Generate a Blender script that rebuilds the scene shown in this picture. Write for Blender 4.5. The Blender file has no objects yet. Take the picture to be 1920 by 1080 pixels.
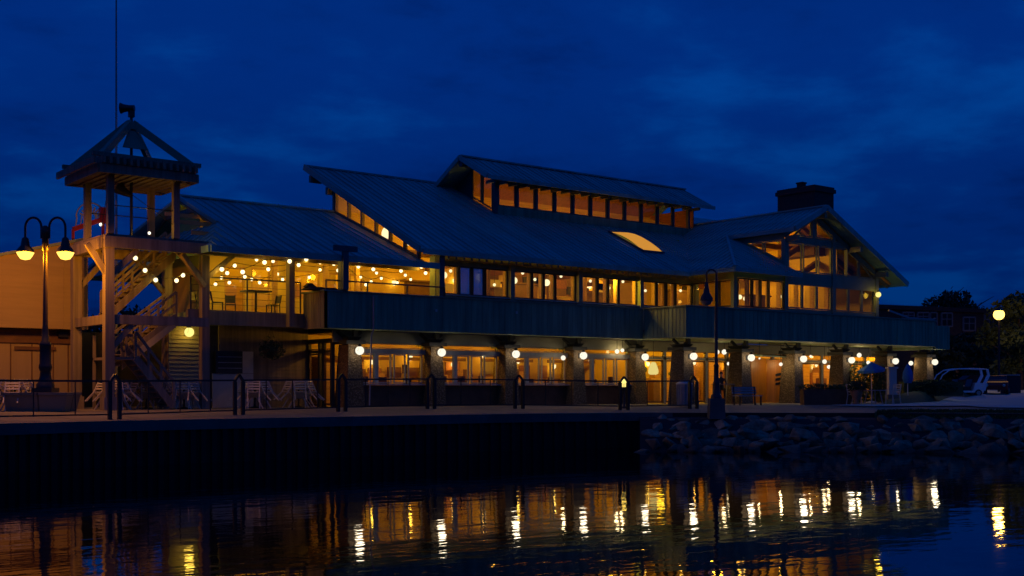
import bpy, bmesh, math, random
from mathutils import Vector, Matrix
R_ = math.radians
random.seed(7)
sc = bpy.context.scene
COL = sc.collection

# ------------------------------------------------------------------ camera
FPX, HZ, CXP, ZC, TH = 2200.0, 727.0, 960.0, 0.85, R_(38.2)
_c, _s = math.cos(TH), math.sin(TH)
RT, FW = (_c, -_s), (_s, _c)
CAM = (-25.856, -44.009)
cd = bpy.data.cameras.new('camera')
cd.sensor_width = 36.0
cd.lens = FPX / 1920.0 * 36.0
cd.shift_y = (HZ - 540.0) / 1920.0
cd.clip_start, cd.clip_end = 0.1, 6000.0
co = bpy.data.objects.new('camera', cd)
COL.objects.link(co)
co.location = (CAM[0], CAM[1], ZC)
co.rotation_euler = (R_(90), 0, -TH)
sc.camera = co

# ------------------------------------------------------------------ world: dusk sky with cloud
wd = bpy.data.worlds.new('World')
sc.world = wd
wd.use_nodes = True
nt = wd.node_tree
nt.nodes.clear()
N, L = nt.nodes.new, nt.links.new
out = N('ShaderNodeOutputWorld')
sky = N('ShaderNodeTexSky')
sky.sky_type = 'NISHITA'
sky.sun_disc = False
sky.sun_elevation = R_(-4.0)
sky.sun_rotation = R_(200)
bg1 = N('ShaderNodeBackground')
bg1.inputs['Strength'].default_value = 0.01
L(sky.outputs[0], bg1.inputs['Color'])
tc = N('ShaderNodeTexCoord')
sep = N('ShaderNodeSeparateXYZ')
L(tc.outputs['Generated'], sep.inputs[0])
def mth(op, a, b=None, clamp=False):
    m = N('ShaderNodeMath'); m.operation = op; m.use_clamp = clamp
    for i, v in enumerate((a, b)):
        if v is None: continue
        if isinstance(v, (int, float)): m.inputs[i].default_value = v
        else: L(v, m.inputs[i])
    return m.outputs[0]
zz = mth('MAXIMUM', sep.outputs['Z'], 0.0)
den = mth('ADD', zz, 0.16)
cmb = N('ShaderNodeCombineXYZ')
L(mth('DIVIDE', sep.outputs['X'], den), cmb.inputs[0])
L(mth('DIVIDE', sep.outputs['Y'], den), cmb.inputs[1])
rot = N('ShaderNodeMapping')
rot.inputs['Rotation'].default_value = (0, 0, TH)
rot.inputs['Location'].default_value = (8.6, -2.1, 0)
rot.inputs['Scale'].default_value = (0.95, 1.0, 1.0)
L(cmb.outputs[0], rot.inputs['Vector'])
def noise(scale, detail, rough, dist=0.0):
    n = N('ShaderNodeTexNoise')
    n.inputs['Scale'].default_value = scale
    n.inputs['Detail'].default_value = detail
    n.inputs['Roughness'].default_value = rough
    n.inputs['Distortion'].default_value = dist
    L(rot.outputs[0], n.inputs['Vector'])
    return n.outputs[0]
n1 = noise(0.9, 4, 0.5, 0.0)
n2 = noise(3.0, 8, 0.58, 0.12)
cl = mth('ADD', mth('MULTIPLY', n1, 0.6), mth('MULTIPLY', n2, 0.4))
rp = N('ShaderNodeValToRGB')
rp.color_ramp.interpolation = 'EASE'
e = rp.color_ramp.elements
e[0].position, e[0].color = 0.37, (0.0, 0.0115, 0.105, 1)
e[1].position, e[1].color = 0.64, (0.0, 0.044, 0.25, 1)
m_ = e.new(0.5); m_.color = (0.0, 0.0215, 0.172, 1)
L(cl, rp.inputs[0])
hz = N('ShaderNodeMapRange')                      # the air is dimmer low down
hz.inputs[1].default_value, hz.inputs[2].default_value = 0.0, 0.26
hz.inputs[3].default_value, hz.inputs[4].default_value = 0.5, 1.12
L(zz, hz.inputs[0])
mul = N('ShaderNodeVectorMath'); mul.operation = 'SCALE'
L(rp.outputs[0], mul.inputs[0]); L(hz.outputs[0], mul.inputs['Scale'])
bg2 = N('ShaderNodeBackground')
bg2.inputs['Strength'].default_value = 1.0
L(mul.outputs[0], bg2.inputs['Color'])
addw = N('ShaderNodeAddShader')
L(bg1.outputs[0], addw.inputs[0]); L(bg2.outputs[0], addw.inputs[1])
L(addw.outputs[0], out.inputs['Surface'])

# the sun is down: a very weak broad afterglow from the same quarter
sl = bpy.data.lights.new('sun', 'SUN')
sl.energy = 0.012; sl.angle = R_(40); sl.color = (0.04, 0.5, 1.0)
so = bpy.data.objects.new('sun', sl); COL.objects.link(so)
so.rotation_euler = (R_(52), 0, R_(-20))

sc.view_settings.view_transform = 'Standard'
sc.view_settings.look = 'None'
sc.view_settings.exposure = 0.0
sc.view_settings.gamma = 1.0
sc.cycles.sample_clamp_indirect = 1.5
sc.cycles.sample_clamp_direct = 20.0
sc.cycles.max_bounces = 8
sc.cycles.transparent_max_bounces = 24
sc.cycles.caustics_reflective = False
sc.cycles.caustics_refractive = False
sc.cycles.use_denoising = True

# ------------------------------------------------------------------ helpers
def wpt(px, d, z=0.0):
    x = (px - CXP) / FPX * d
    return Vector((CAM[0] + x * RT[0] + d * FW[0], CAM[1] + x * RT[1] + d * FW[1], z))
def depth(X, Y): return (X - CAM[0]) * FW[0] + (Y - CAM[1]) * FW[1]
def atY(px, py, Y):
    k = (px - CXP) / FPX
    d = (Y - CAM[1]) / (k * RT[1] + FW[1])
    return wpt(px, d, ZC - (py - HZ) * d / FPX)
def atX(px, py, X):
    k = (px - CXP) / FPX
    d = (X - CAM[0]) / (k * RT[0] + FW[0])
    return wpt(px, d, ZC - (py - HZ) * d / FPX)
def atD(px, py, d): return wpt(px, d, ZC - (py - HZ) * d / FPX)

def tag(o, label=None, cat=None, group=None, kind=None):
    if label: o['label'] = label
    if cat: o['category'] = cat
    if group: o['group'] = group
    if kind: o['kind'] = kind
    return o
ORG = {}
def thing(name, loc, label, cat, group=None, rz=0.0):
    o = bpy.data.objects.new(name, None)
    o.empty_display_size = 0.3
    COL.objects.link(o)
    o.location = loc; o.rotation_euler = (0, 0, rz)
    ORG[o.name] = Vector(loc)
    return tag(o, label, cat, group)
def light(name, parent, p, power, color, radius=0.1):
    l = bpy.data.lights.new(name, 'POINT')
    l.energy = power; l.color = color; l.shadow_soft_size = radius
    o = bpy.data.objects.new(name, l); COL.objects.link(o)
    if parent is not None:
        o.parent = parent
        o.location = Vector(p) - ORG.get(parent.name, Vector((0, 0, 0)))
    else: o.location = p
    return o
def dup(root, loc, rz, label=None, group=None, rot=None):
    r = root.copy(); COL.objects.link(r)
    r.location = loc
    r.rotation_euler = rot if rot is not None else (0, 0, rz)
    if label: r['label'] = label
    if group: r['group'] = group
    for ch in list(root.children):
        c = ch.copy(); COL.objects.link(c); c.parent = r
        for g in list(ch.children):
            q = g.copy(); COL.objects.link(q); q.parent = c
    return r

class MB:
    def __init__(s): s.v = []; s.f = []; s.sm = []
    def add(s, vs, fs, smooth=False):
        b = len(s.v); s.v += [tuple(x) for x in vs]
        s.f += [tuple(i + b for i in f) for f in fs]; s.sm += [smooth] * len(fs)
        return s
    def box(s, x0, x1, y0, y1, z0, z1):
        v = [(x, y, z) for z in (z0, z1) for y in (y0, y1) for x in (x0, x1)]
        return s.add(v, [(0, 2, 3, 1), (4, 5, 7, 6), (0, 1, 5, 4), (2, 6, 7, 3), (0, 4, 6, 2), (1, 3, 7, 5)])
    def frus(s, cx, cy, z0, z1, a0, b0, a1, b1):
        v = []
        for z, a, b in ((z0, a0, b0), (z1, a1, b1)):
            v += [(cx - a / 2, cy - b / 2, z), (cx + a / 2, cy - b / 2, z), (cx + a / 2, cy + b / 2, z), (cx - a / 2, cy + b / 2, z)]
        return s.add(v, [(3, 2, 1, 0), (4, 5, 6, 7), (0, 1, 5, 4), (1, 2, 6, 5), (2, 3, 7, 6), (3, 0, 4, 7)])
    def beam(s, p, q, w, h, up=(0, 0, 1)):
        p, q = Vector(p), Vector(q); d = (q - p).normalized(); up = Vector(up)
        if abs(d.dot(up)) > .98: up = Vector((0, 1, 0)) if abs(d.y) < .9 else Vector((1, 0, 0))
        a = d.cross(up).normalized(); b = a.cross(d).normalized()
        v = [t + a * (i * w / 2) + b * (j * h / 2) for t in (p, q) for i, j in ((-1, -1), (1, -1), (1, 1), (-1, 1))]
        return s.add(v, [(0, 1, 2, 3), (7, 6, 5, 4), (0, 4, 5, 1), (1, 5, 6, 2), (2, 6, 7, 3), (3, 7, 4, 0)])
    def tube(s, pts, r, n=8, closed=False):
        pts = [Vector(p) for p in pts]; m = len(pts); rings = []
        rr = r if isinstance(r, (list, tuple)) else [r] * m
        prev = None
        for i, p in enumerate(pts):
            if closed: d = pts[(i + 1) % m] - pts[i - 1]
            else: d = pts[min(i + 1, m - 1)] - pts[max(i - 1, 0)]
            d.normalize()
            if prev is None:
                a = d.cross(Vector((0, 0, 1)))
                if a.length < .05: a = d.cross(Vector((0, 1, 0)))
            else: a = prev - d * prev.dot(d)
            a.normalize(); prev = a; b = d.cross(a)
            rings.append([p + (a * math.cos(2 * math.pi * k / n) + b * math.sin(2 * math.pi * k / n)) * rr[i] for k in range(n)])
        v = [x for g in rings for x in g]; f = []
        for i in range(m if closed else m - 1):
            j = (i + 1) % m
            for k in range(n):
                f.append((i * n + k, i * n + (k + 1) % n, j * n + (k + 1) % n, j * n + k))
        s.add(v, f, True)
        if not closed:
            s.add(rings[0], [tuple(range(n))[::-1]]); s.add(rings[-1], [tuple(range(n))])
        return s
    def lathe(s, c, prof, n=16, axis=None):
        v = []; f = []
        for r, z in prof:
            for k in range(n):
                t = 2 * math.pi * k / n
                v.append((c[0] + r * math.cos(t), c[1] + r * math.sin(t), c[2] + z))
        for i in range(len(prof) - 1):
            for k in range(n):
                f.append((i * n + k, i * n + (k + 1) % n, (i + 1) * n + (k + 1) % n, (i + 1) * n + k))
        s.add(v, f, True)
        s.add(v[:n], [tuple(range(n))[::-1]]); s.add(v[-n:], [tuple(range(n))])
        return s
    def ball(s, c, r, n=14, m=9, sz=1.0):
        return s.lathe(c, [(max(r * math.sin(math.pi * i / m), 1e-3), -r * sz * math.cos(math.pi * i / m)) for i in range(m + 1)], n)
    def slab(s, poly, t, nrm=None):
        """extrude a planar polygon by t along -z (or nrm)"""
        p = [Vector(x) for x in poly]; n = len(p)
        off = Vector(nrm) * t if nrm is not None else Vector((0, 0, -t))
        v = p + [x + off for x in p]
        f = [tuple(range(n)), tuple(range(2 * n - 1, n - 1, -1))]
        f += [(i, i + n, (i + 1) % n + n, (i + 1) % n) for i in range(n)]
        return s.add(v, f)
    def build(s, name, mat, parent=None):
        me = bpy.data.meshes.new(name)
        og = Vector((0, 0, 0))
        if parent is not None: og = ORG.get(parent.name, Vector((0, 0, 0)))
        me.from_pydata([(x[0] - og.x, x[1] - og.y, x[2] - og.z) for x in s.v], [], s.f)
        me.polygons.foreach_set('use_smooth', s.sm)
        me.materials.append(mat)
        bm = bmesh.new(); bm.from_mesh(me)
        bmesh.ops.recalc_face_normals(bm, faces=bm.faces); bm.to_mesh(me); bm.free()
        me.update()
        o = bpy.data.objects.new(name, me); COL.objects.link(o)
        if parent is not None:
            o.parent = parent; ORG[o.name] = og
        return o

def inset(poly, w):
    p = [Vector(x) for x in poly]; n = len(p)
    nr = Vector((0, 0, 0))
    for i in range(n): nr += (p[i] - p[0]).cross(p[(i + 1) % n] - p[0])
    nr.normalize()
    res = []
    for i in range(n):
        a, b, c = p[i - 1], p[i], p[(i + 1) % n]
        d1 = (b - a).normalized(); d2 = (c - b).normalized()
        n1 = nr.cross(d1); n2 = nr.cross(d2)
        k = 1 + n1.dot(n2)
        res.append(b + (n1 + n2) * (w / max(k, .15)))
    return res, nr

# ------------------------------------------------------------------ materials
def newmat(name):
    m = bpy.data.materials.new(name); m.use_nodes = True
    return m, m.node_tree, m.node_tree.nodes['Principled BSDF']
def mat(name, col, rough=0.6, var=0.25, scale=3.0, bump=0.0, metal=0.0, col2=None, stretch=(1, 1, 1), spec=0.5, detail=5):
    m, t, b = newmat(name)
    b.inputs['Roughness'].default_value = rough
    b.inputs['Metallic'].default_value = metal
    b.inputs['Specular IOR Level'].default_value = spec
    tcn = t.nodes.new('ShaderNodeTexCoord'); mp = t.nodes.new('ShaderNodeMapping')
    mp.inputs['Scale'].default_value = stretch
    t.links.new(tcn.outputs['Object'], mp.inputs[0])
    n = t.nodes.new('ShaderNodeTexNoise'); n.inputs['Scale'].default_value = scale; n.inputs['Detail'].default_value = detail
    n.inputs['Roughness'].default_value = 0.65
    t.links.new(mp.outputs[0], n.inputs['Vector'])
    r = t.nodes.new('ShaderNodeValToRGB'); el = r.color_ramp.elements
    c2 = col2 or tuple(max(0, x * (1 + var)) for x in col)
    el[0].position, el[1].position = 0.3, 0.7
    el[0].color = (*[x * (1 - var) for x in col], 1); el[1].color = (*c2, 1)
    t.links.new(n.outputs[0], r.inputs[0]); t.links.new(r.outputs[0], b.inputs['Base Color'])
    if bump:
        bp = t.nodes.new('ShaderNodeBump'); bp.inputs['Strength'].default_value = bump; bp.inputs['Distance'].default_value = 0.03
        t.links.new(n.outputs[0], bp.inputs['Height']); t.links.new(bp.outputs[0], b.inputs['Normal'])
    return m
def emit(name, col, strength, see=0.0):
    m = bpy.data.materials.new(name); m.use_nodes = True; t = m.node_tree; t.nodes.clear()
    o = t.nodes.new('ShaderNodeOutputMaterial'); e_ = t.nodes.new('ShaderNodeEmission')
    e_.inputs[0].default_value = (*col, 1); e_.inputs[1].default_value = strength
    if see:
        tr = t.nodes.new('ShaderNodeBsdfTransparent'); mx = t.nodes.new('ShaderNodeMixShader'); mx.inputs[0].default_value = see
        t.links.new(e_.outputs[0], mx.inputs[1]); t.links.new(tr.outputs[0], mx.inputs[2]); t.links.new(mx.outputs[0], o.inputs[0])
    else: t.links.new(e_.outputs[0], o.inputs[0])
    m.cycles.emission_sampling = 'NONE'
    return m
def glass(name, refl, tint=(1, 1, 1)):
    m = bpy.data.materials.new(name); m.use_nodes = True; t = m.node_tree; t.nodes.clear()
    o = t.nodes.new('ShaderNodeOutputMaterial'); tr = t.nodes.new('ShaderNodeBsdfTransparent'); tr.inputs[0].default_value = (*tint, 1)
    g = t.nodes.new('ShaderNodeBsdfGlossy'); g.inputs['Roughness'].default_value = 0.02
    lw = t.nodes.new('ShaderNodeLayerWeight'); lw.inputs['Blend'].default_value = 0.5
    fr = t.nodes.new('ShaderNodeMath'); fr.operation = 'POWER'; fr.inputs[1].default_value = 5.0
    t.links.new(lw.outputs['Facing'], fr.inputs[0])
    ad = t.nodes.new('ShaderNodeMath'); ad.operation = 'ADD'; ad.inputs[1].default_value = refl + .04; ad.use_clamp = True
    mx = t.nodes.new('ShaderNodeMixShader')
    t.links.new(fr.outputs[0], ad.inputs[0]); t.links.new(ad.outputs[0], mx.inputs[0])
    t.links.new(tr.outputs[0], mx.inputs[1]); t.links.new(g.outputs[0], mx.inputs[2]); t.links.new(mx.outputs[0], o.inputs[0])
    return m

M = {}
M['roof'] = mat('painted_metal_roof', (0.16, 0.38, 0.34), 0.5, 0.3, 0.9, bump=.06, stretch=(1.6, .2, .2))
M['roofd'] = mat('dark_metal_trim', (0.05, 0.085, 0.095), 0.5, 0.2)
M['siding'] = mat('pale_green_siding', (0.22, 0.31, 0.185), 0.65, 0.24, 1.2, stretch=(3, 3, .3))
def streak(m, lo, sx=2.2):
    t = m.node_tree; b = t.nodes['Principled BSDF']; tcn = t.nodes.new('ShaderNodeTexCoord'); mp = t.nodes.new('ShaderNodeMapping'); mp.inputs['Scale'].default_value = (sx, sx, .12)
    n = t.nodes.new('ShaderNodeTexNoise'); n.inputs['Scale'].default_value = 2.0; n.inputs['Detail'].default_value = 6
    t.links.new(tcn.outputs['Object'], mp.inputs[0]); t.links.new(mp.outputs[0], n.inputs['Vector'])
    mr = t.nodes.new('ShaderNodeMapRange'); mr.inputs[1].default_value = .38; mr.inputs[2].default_value = .62; mr.inputs[3].default_value = lo; mr.inputs[4].default_value = 1.05
    t.links.new(n.outputs[0], mr.inputs[0]); vm = t.nodes.new('ShaderNodeVectorMath'); vm.operation = 'SCALE'
    src = b.inputs['Base Color'].links[0].from_socket
    t.links.new(src, vm.inputs[0]); t.links.new(mr.outputs[0], vm.inputs['Scale']); t.links.new(vm.outputs[0], b.inputs['Base Color'])
streak(M['siding'], .72)
M['frieze'] = mat('grey_green_band', (0.30, 0.30, 0.23), 0.7, 0.15, .8)
M['cream'] = mat('cream_siding', (0.42, 0.37, 0.27), 0.65, 0.12, 1.5, stretch=(3, 3, .3))
M['trim'] = mat('painted_timber_trim', (0.19, 0.25, 0.17), 0.6, 0.15, 2)
M['dtrim'] = mat('dark_painted_timber', (0.045, 0.045, 0.04), 0.6, 0.2, 2)
M['timber'] = mat('weathered_timber', (0.25, 0.20, 0.14), 0.7, 0.22, 2.5, stretch=(1, 1, .2))
streak(M['timber'], .7, 4)
M['wood'] = mat('warm_wood_boards', (0.50, 0.29, 0.09), 0.55, 0.3, 2.0, stretch=(.3, 5, 5))
M['woodr'] = mat('red_wood_boards', (0.24, 0.085, 0.04), 0.55, 0.3, 2.0, stretch=(5, .3, 5))
M['woodd'] = mat('dark_wood', (0.14, 0.065, 0.03), 0.55, 0.3, 3.0)
M['plaster'] = mat('warm_plaster', (0.62, 0.44, 0.09), 0.8, 0.12, 1.0)
M['floor'] = mat('timber_floor', (0.2, 0.13, 0.07), 0.4, 0.2, 2)
M['lap'] = mat('lap_siding', (0.42, 0.37, 0.27), 0.7, 0.1, 1.2)
M['brick'] = mat('dark_brick', (0.09, 0.045, 0.035), 0.85, 0.3, 6, bump=.5)
M['black'] = mat('black_painted_metal', (0.012, 0.012, 0.014), 0.4, 0.2)
M['bronze'] = mat('bronze_metal', (0.05, 0.03, 0.02), 0.45, 0.25)
M['white'] = mat('white_metal', (0.5, 0.48, 0.42), 0.45, 0.1)
M['grey'] = mat('grey_metal', (0.3, 0.31, 0.32), 0.5, 0.15)
M['conc'] = mat('concrete_paving', (0.22, 0.19, 0.12), 0.8, 0.22, 0.5, bump=.15)
def paving():
    m = M['conc']; t = m.node_tree; b = t.nodes['Principled BSDF']
    tcn = t.nodes.new('ShaderNodeTexCoord'); br = t.nodes.new('ShaderNodeTexBrick'); br.offset = 0.0
    br.inputs['Scale'].default_value = .4; br.inputs['Mortar Size'].default_value = .012; br.inputs['Brick Width'].default_value = .9; br.inputs['Row Height'].default_value = .9
    br.inputs['Color1'].default_value = (1, 1, 1, 1); br.inputs['Color2'].default_value = (.82, .82, .82, 1); br.inputs['Mortar'].default_value = (.35, .35, .35, 1)
    t.links.new(tcn.outputs['Object'], br.inputs['Vector'])
    mx = t.nodes.new('ShaderNodeMixRGB'); mx.blend_type = 'MULTIPLY'; mx.inputs[0].default_value = 1.0
    src = b.inputs['Base Color'].links[0].from_socket
    t.links.new(src, mx.inputs[1]); t.links.new(br.outputs['Color'], mx.inputs[2]); t.links.new(mx.outputs[0], b.inputs['Base Color'])
paving()
M['concd'] = mat('stained_concrete', (0.09, 0.10, 0.09), 0.85, 0.35, 0.7, bump=.3)
M['tar'] = mat('tarred_sheet_piling', (0.010, 0.010, 0.009), 0.8, 0.4, 1.0, bump=.3)  # near-black holds both the tar and the shade below the quay edge
M['drive'] = mat('concrete_drive', (0.36, 0.46, 0.38), 0.85, 0.15, 0.3)
M['grass'] = mat('grass', (0.035, 0.075, 0.02), 0.9, 0.45, 4)
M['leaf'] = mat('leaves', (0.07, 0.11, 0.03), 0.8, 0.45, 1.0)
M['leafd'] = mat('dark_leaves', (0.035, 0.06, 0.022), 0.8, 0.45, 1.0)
M['bark'] = mat('bark', (0.08, 0.055, 0.04), 0.9, 0.3, 6, stretch=(1, 1, .3))
M['pav'] = mat('pavilion_siding', (0.36, 0.25, 0.10), 0.7, 0.12, .8, stretch=(.4, .4, 6))
M['panel'] = mat('pavilion_panel', (0.36, 0.26, 0.12), 0.7, 0.12, .8, stretch=(5, 5, .3))
M['red'] = mat('red_paint', (0.3, 0.015, 0.012), 0.45, 0.2)
M['blue'] = mat('blue_canvas', (0.02, 0.16, 0.42), 0.8, 0.15)
M['yellow'] = mat('yellow_paint', (0.7, 0.5, 0.08), 0.7, 0.15)
M['doorwood'] = mat('orange_varnished_timber', (0.62, 0.21, 0.015), 0.4, 0.2, 1.5, stretch=(6, 6, .3))
M['pale'] = mat('white_gelcoat', (0.82, 0.8, 0.84), 0.35, 0.05)
M['dull'] = mat('dull_grey_paint', (0.16, 0.16, 0.17), 0.7, 0.15)
M['bricks'] = mat('sooty_brick', (0.045, 0.028, 0.026), 0.9, 0.3, 3, bump=.4)  # darker and less red than the chimney brick
M['chairm'] = mat('pale_chair_metal', (0.5, 0.46, 0.38), 0.4, 0.1)
M['rubber'] = mat('rubber', (0.02, 0.02, 0.02), 0.8, 0.1)
M['terra'] = mat('terracotta', (0.36, 0.17, 0.09), 0.8, 0.2)
M['skin'] = mat('skin', (0.42, 0.25, 0.17), 0.6, 0.08)
M['cloth'] = mat('dark_clothing', (0.025, 0.025, 0.035), 0.9, 0.2)
M['glass'] = glass('window_glass', 0.0)
M['glassb'] = glass('reflective_door_glass', 0.8, (.25, .25, .25))
M['glassr'] = glass('gable_glass', 0.0, (.85, .85, .85))
M['globe'] = emit('lit_white_globe', (1.0, 0.90, 0.70), 1.4, 0.4)
M['bulb'] = emit('lit_string_bulb', (1.0, 0.80, 0.40), 2.4)
M['pend'] = emit('lit_pendant_globe', (1.0, 0.84, 0.45), 1.6, 0.4)
M['sodium'] = emit('lit_sodium_lens', (1.0, 0.52, 0.08), 3.2, 0.35)
M['sodf'] = emit('lit_sodium_far', (1.0, 0.62, 0.12), 4.0, 0.4)
M['yglobe'] = emit('lit_yellow_globe', (1.0, 0.80, 0.22), 1.5, 0.4)
M['sky_light'] = emit('lit_skylight', (1.0, 0.42, 0.06), 0.62)  # emission stands in for hall light coming up through the dome
M['lantern'] = emit('lit_paper_lantern', (1.0, 0.80, 0.25), .8)
M['spot'] = emit('lit_spot_lens', (1.0, 0.9, 0.7), 2.0)
WARM = (1.0, 0.47, 0.018)
YEL = (1.0, 0.56, 0.025)
SOD = (1.0, 0.33, 0.006)
WHT = (1.0, 0.80, 0.52)

# pebbled column: voronoi stones
def pebble():
    m, t, b = newmat('pebbled_stone')
    b.inputs['Roughness'].default_value = 0.85
    tcn = t.nodes.new('ShaderNodeTexCoord')
    v = t.nodes.new('ShaderNodeTexVoronoi'); v.inputs['Scale'].default_value = 15
    t.links.new(tcn.outputs['Object'], v.inputs['Vector'])
    r = t.nodes.new('ShaderNodeValToRGB'); el = r.color_ramp.elements
    el[0].color = (0.08, 0.052, 0.03, 1); el[1].color = (0.21, 0.15, 0.09, 1); el[0].position = .1; el[1].position = .9
    t.links.new(v.outputs['Color'], r.inputs[0])
    r2 = t.nodes.new('ShaderNodeMath'); r2.operation = 'LESS_THAN'; r2.inputs[1].default_value = .55
    t.links.new(v.outputs['Distance'], r2.inputs[0])
    mx = t.nodes.new('ShaderNodeMixRGB'); mx.inputs[1].default_value = (0.09, 0.06, 0.03, 1)
    t.links.new(r2.outputs[0], mx.inputs[0]); t.links.new(r.outputs[0], mx.inputs[2]); t.links.new(mx.outputs[0], b.inputs['Base Color'])
    bp = t.nodes.new('ShaderNodeBump'); bp.invert = True; bp.inputs['Strength'].default_value = .8; bp.inputs['Distance'].default_value = .03
    t.links.new(v.outputs['Distance'], bp.inputs['Height']); t.links.new(bp.outputs[0], b.inputs['Normal'])
    return m
M['pebble'] = pebble()
def rockmat():
    m, t, b = newmat('quarried_rock'); b.inputs['Roughness'].default_value = .85
    tcn = t.nodes.new('ShaderNodeTexCoord'); oi = t.nodes.new('ShaderNodeObjectInfo')
    n = t.nodes.new('ShaderNodeTexNoise'); n.inputs['Scale'].default_value = 3.5; n.inputs['Detail'].default_value = 8; n.inputs['Roughness'].default_value = .7
    t.links.new(tcn.outputs['Object'], n.inputs['Vector'])
    r = t.nodes.new('ShaderNodeValToRGB'); el = r.color_ramp.elements
    el[0].position, el[1].position = .3, .72
    el[0].color = (0.06, 0.06, 0.042, 1); el[1].color = (0.30, 0.29, 0.19, 1)
    t.links.new(n.outputs[0], r.inputs[0])
    mr = t.nodes.new('ShaderNodeMapRange'); mr.inputs[3].default_value = .5; mr.inputs[4].default_value = 1.25
    t.links.new(oi.outputs['Random'], mr.inputs[0])
    gp_ = t.nodes.new('ShaderNodeNewGeometry'); sx = t.nodes.new('ShaderNodeSeparateXYZ'); t.links.new(gp_.outputs['Position'], sx.inputs[0])
    wet = t.nodes.new('ShaderNodeMapRange'); wet.inputs[1].default_value = -1.62; wet.inputs[2].default_value = -1.3; wet.inputs[3].default_value = .35; wet.inputs[4].default_value = 1.0
    t.links.new(sx.outputs['Z'], wet.inputs[0])
    mw_ = t.nodes.new('ShaderNodeMath'); mw_.operation = 'MULTIPLY'; t.links.new(mr.outputs[0], mw_.inputs[0]); t.links.new(wet.outputs[0], mw_.inputs[1])
    vm = t.nodes.new('ShaderNodeVectorMath'); vm.operation = 'SCALE'
    t.links.new(r.outputs[0], vm.inputs[0]); t.links.new(mw_.outputs[0], vm.inputs['Scale'])
    t.links.new(vm.outputs[0], b.inputs['Base Color'])
    bp = t.nodes.new('ShaderNodeBump'); bp.inputs['Strength'].default_value = .6; bp.inputs['Distance'].default_value = .06
    t.links.new(n.outputs[0], bp.inputs['Height']); t.links.new(bp.outputs[0], b.inputs['Normal'])
    return m
M['rock'] = rockmat()
def watermat():
    m, t, b = newmat('harbour_water')
    b.inputs['Base Color'].default_value = (0.0, 0.002, 0.005, 1)
    b.inputs['Roughness'].default_value = 0.025
    b.inputs['IOR'].default_value = 1.5
    tcn = t.nodes.new('ShaderNodeTexCoord')
    hs = None
    for sc_, st, w in ((0.55, (1, 1, 1), .55), (1.9, (1, 1, 1), .3), (5.5, (1, 1, 1), .12)):
        mp = t.nodes.new('ShaderNodeMapping'); mp.inputs['Rotation'].default_value = (0, 0, TH); mp.inputs['Scale'].default_value = (.45, 1.0, 1)
        t.links.new(tcn.outputs['Object'], mp.inputs[0])
        n = t.nodes.new('ShaderNodeTexNoise'); n.inputs['Scale'].default_value = sc_; n.inputs['Detail'].default_value = 2
        t.links.new(mp.outputs[0], n.inputs['Vector'])
        k = t.nodes.new('ShaderNodeMath'); k.operation = 'MULTIPLY'; k.inputs[1].default_value = w
        t.links.new(n.outputs[0], k.inputs[0])
        if hs is None: hs = k.outputs[0]
        else:
            a = t.nodes.new('ShaderNodeMath'); a.operation = 'ADD'
            t.links.new(hs, a.inputs[0]); t.links.new(k.outputs[0], a.inputs[1]); hs = a.outputs[0]
    bp = t.nodes.new('ShaderNodeBump'); bp.inputs['Strength'].default_value = 1.0; bp.inputs['Distance'].default_value = WAVE
    t.links.new(hs, bp.inputs['Height']); t.links.new(bp.outputs[0], b.inputs['Normal'])
    return m
WAVE = 0.018
M['water'] = watermat()

# ------------------------------------------------------------------ ground, water, seawall
ZW = -1.68
EZ = -0.21                                                # the quay edge lies a little below the building's floor
EDGE = [(-900, 26.0), (-420, 29.0), (-200, 31.5), (0, 34.6), (220, 37.6), (450, 40.4), (640, 42.7), (800, 45.0), (1000, 47.9), (1150, 49.4), (1240, 49.8),
        (1360, 49.7), (1500, 49.6), (1640, 49.4), (1800, 48.8), (1920, 48.2), (2100, 47.2), (2500, 46.0), (3300, 45.0)]
def lerp(tab, x):
    for (a, u), (b, v) in zip(tab, tab[1:]):
        if x <= b: return u + (v - u) * max(0, (x - a)) / (b - a)
    return tab[-1][1]
def sms(a, b, x):
    t = min(1, max(0, (x - a) / (b - a))); return t * t * (3 - 2 * t)
def gz(p):
    d = depth(p[0], p[1]); px = CXP + FPX * ((p[0] - CAM[0]) * RT[0] + (p[1] - CAM[1]) * RT[1]) / max(d, 1)
    e_ = lerp(EDGE, px)
    return 0.62 * sms(74, 104, d) + EZ * (1 - sms(e_ + .3, e_ + 6.5, d))
g = MB(); cols = []
pxs = [-900, -600, -420, -200, -100, 0, 110, 220, 335, 450, 545, 640, 720, 800, 900, 1000, 1150, 1240, 1300, 1360, 1500, 1640, 1720, 1800, 1860, 1920, 2010, 2100, 2300, 2500, 2900, 3300]
ts = [0, .6, 1.3, 2, 3, 4, 5, 6, 7, 9, 12, 16, 22, 30, 40, 52, 66, 90, 150, 300, 800, 2500]
vs = []; fs = []
for px in pxs:
    d0 = lerp(EDGE, px)
    for tt in ts:
        d = d0 + tt
        p = wpt(px, d); p.z = gz(p); vs.append(p)
nn = len(ts)
for i in range(len(pxs) - 1):
    for j in range(nn - 1): fs.append((i * nn + j, (i + 1) * nn + j, (i + 1) * nn + j + 1, i * nn + j + 1))
g.add(vs, fs)
tag(g.build('ground', M['conc']), kind='structure')
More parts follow.
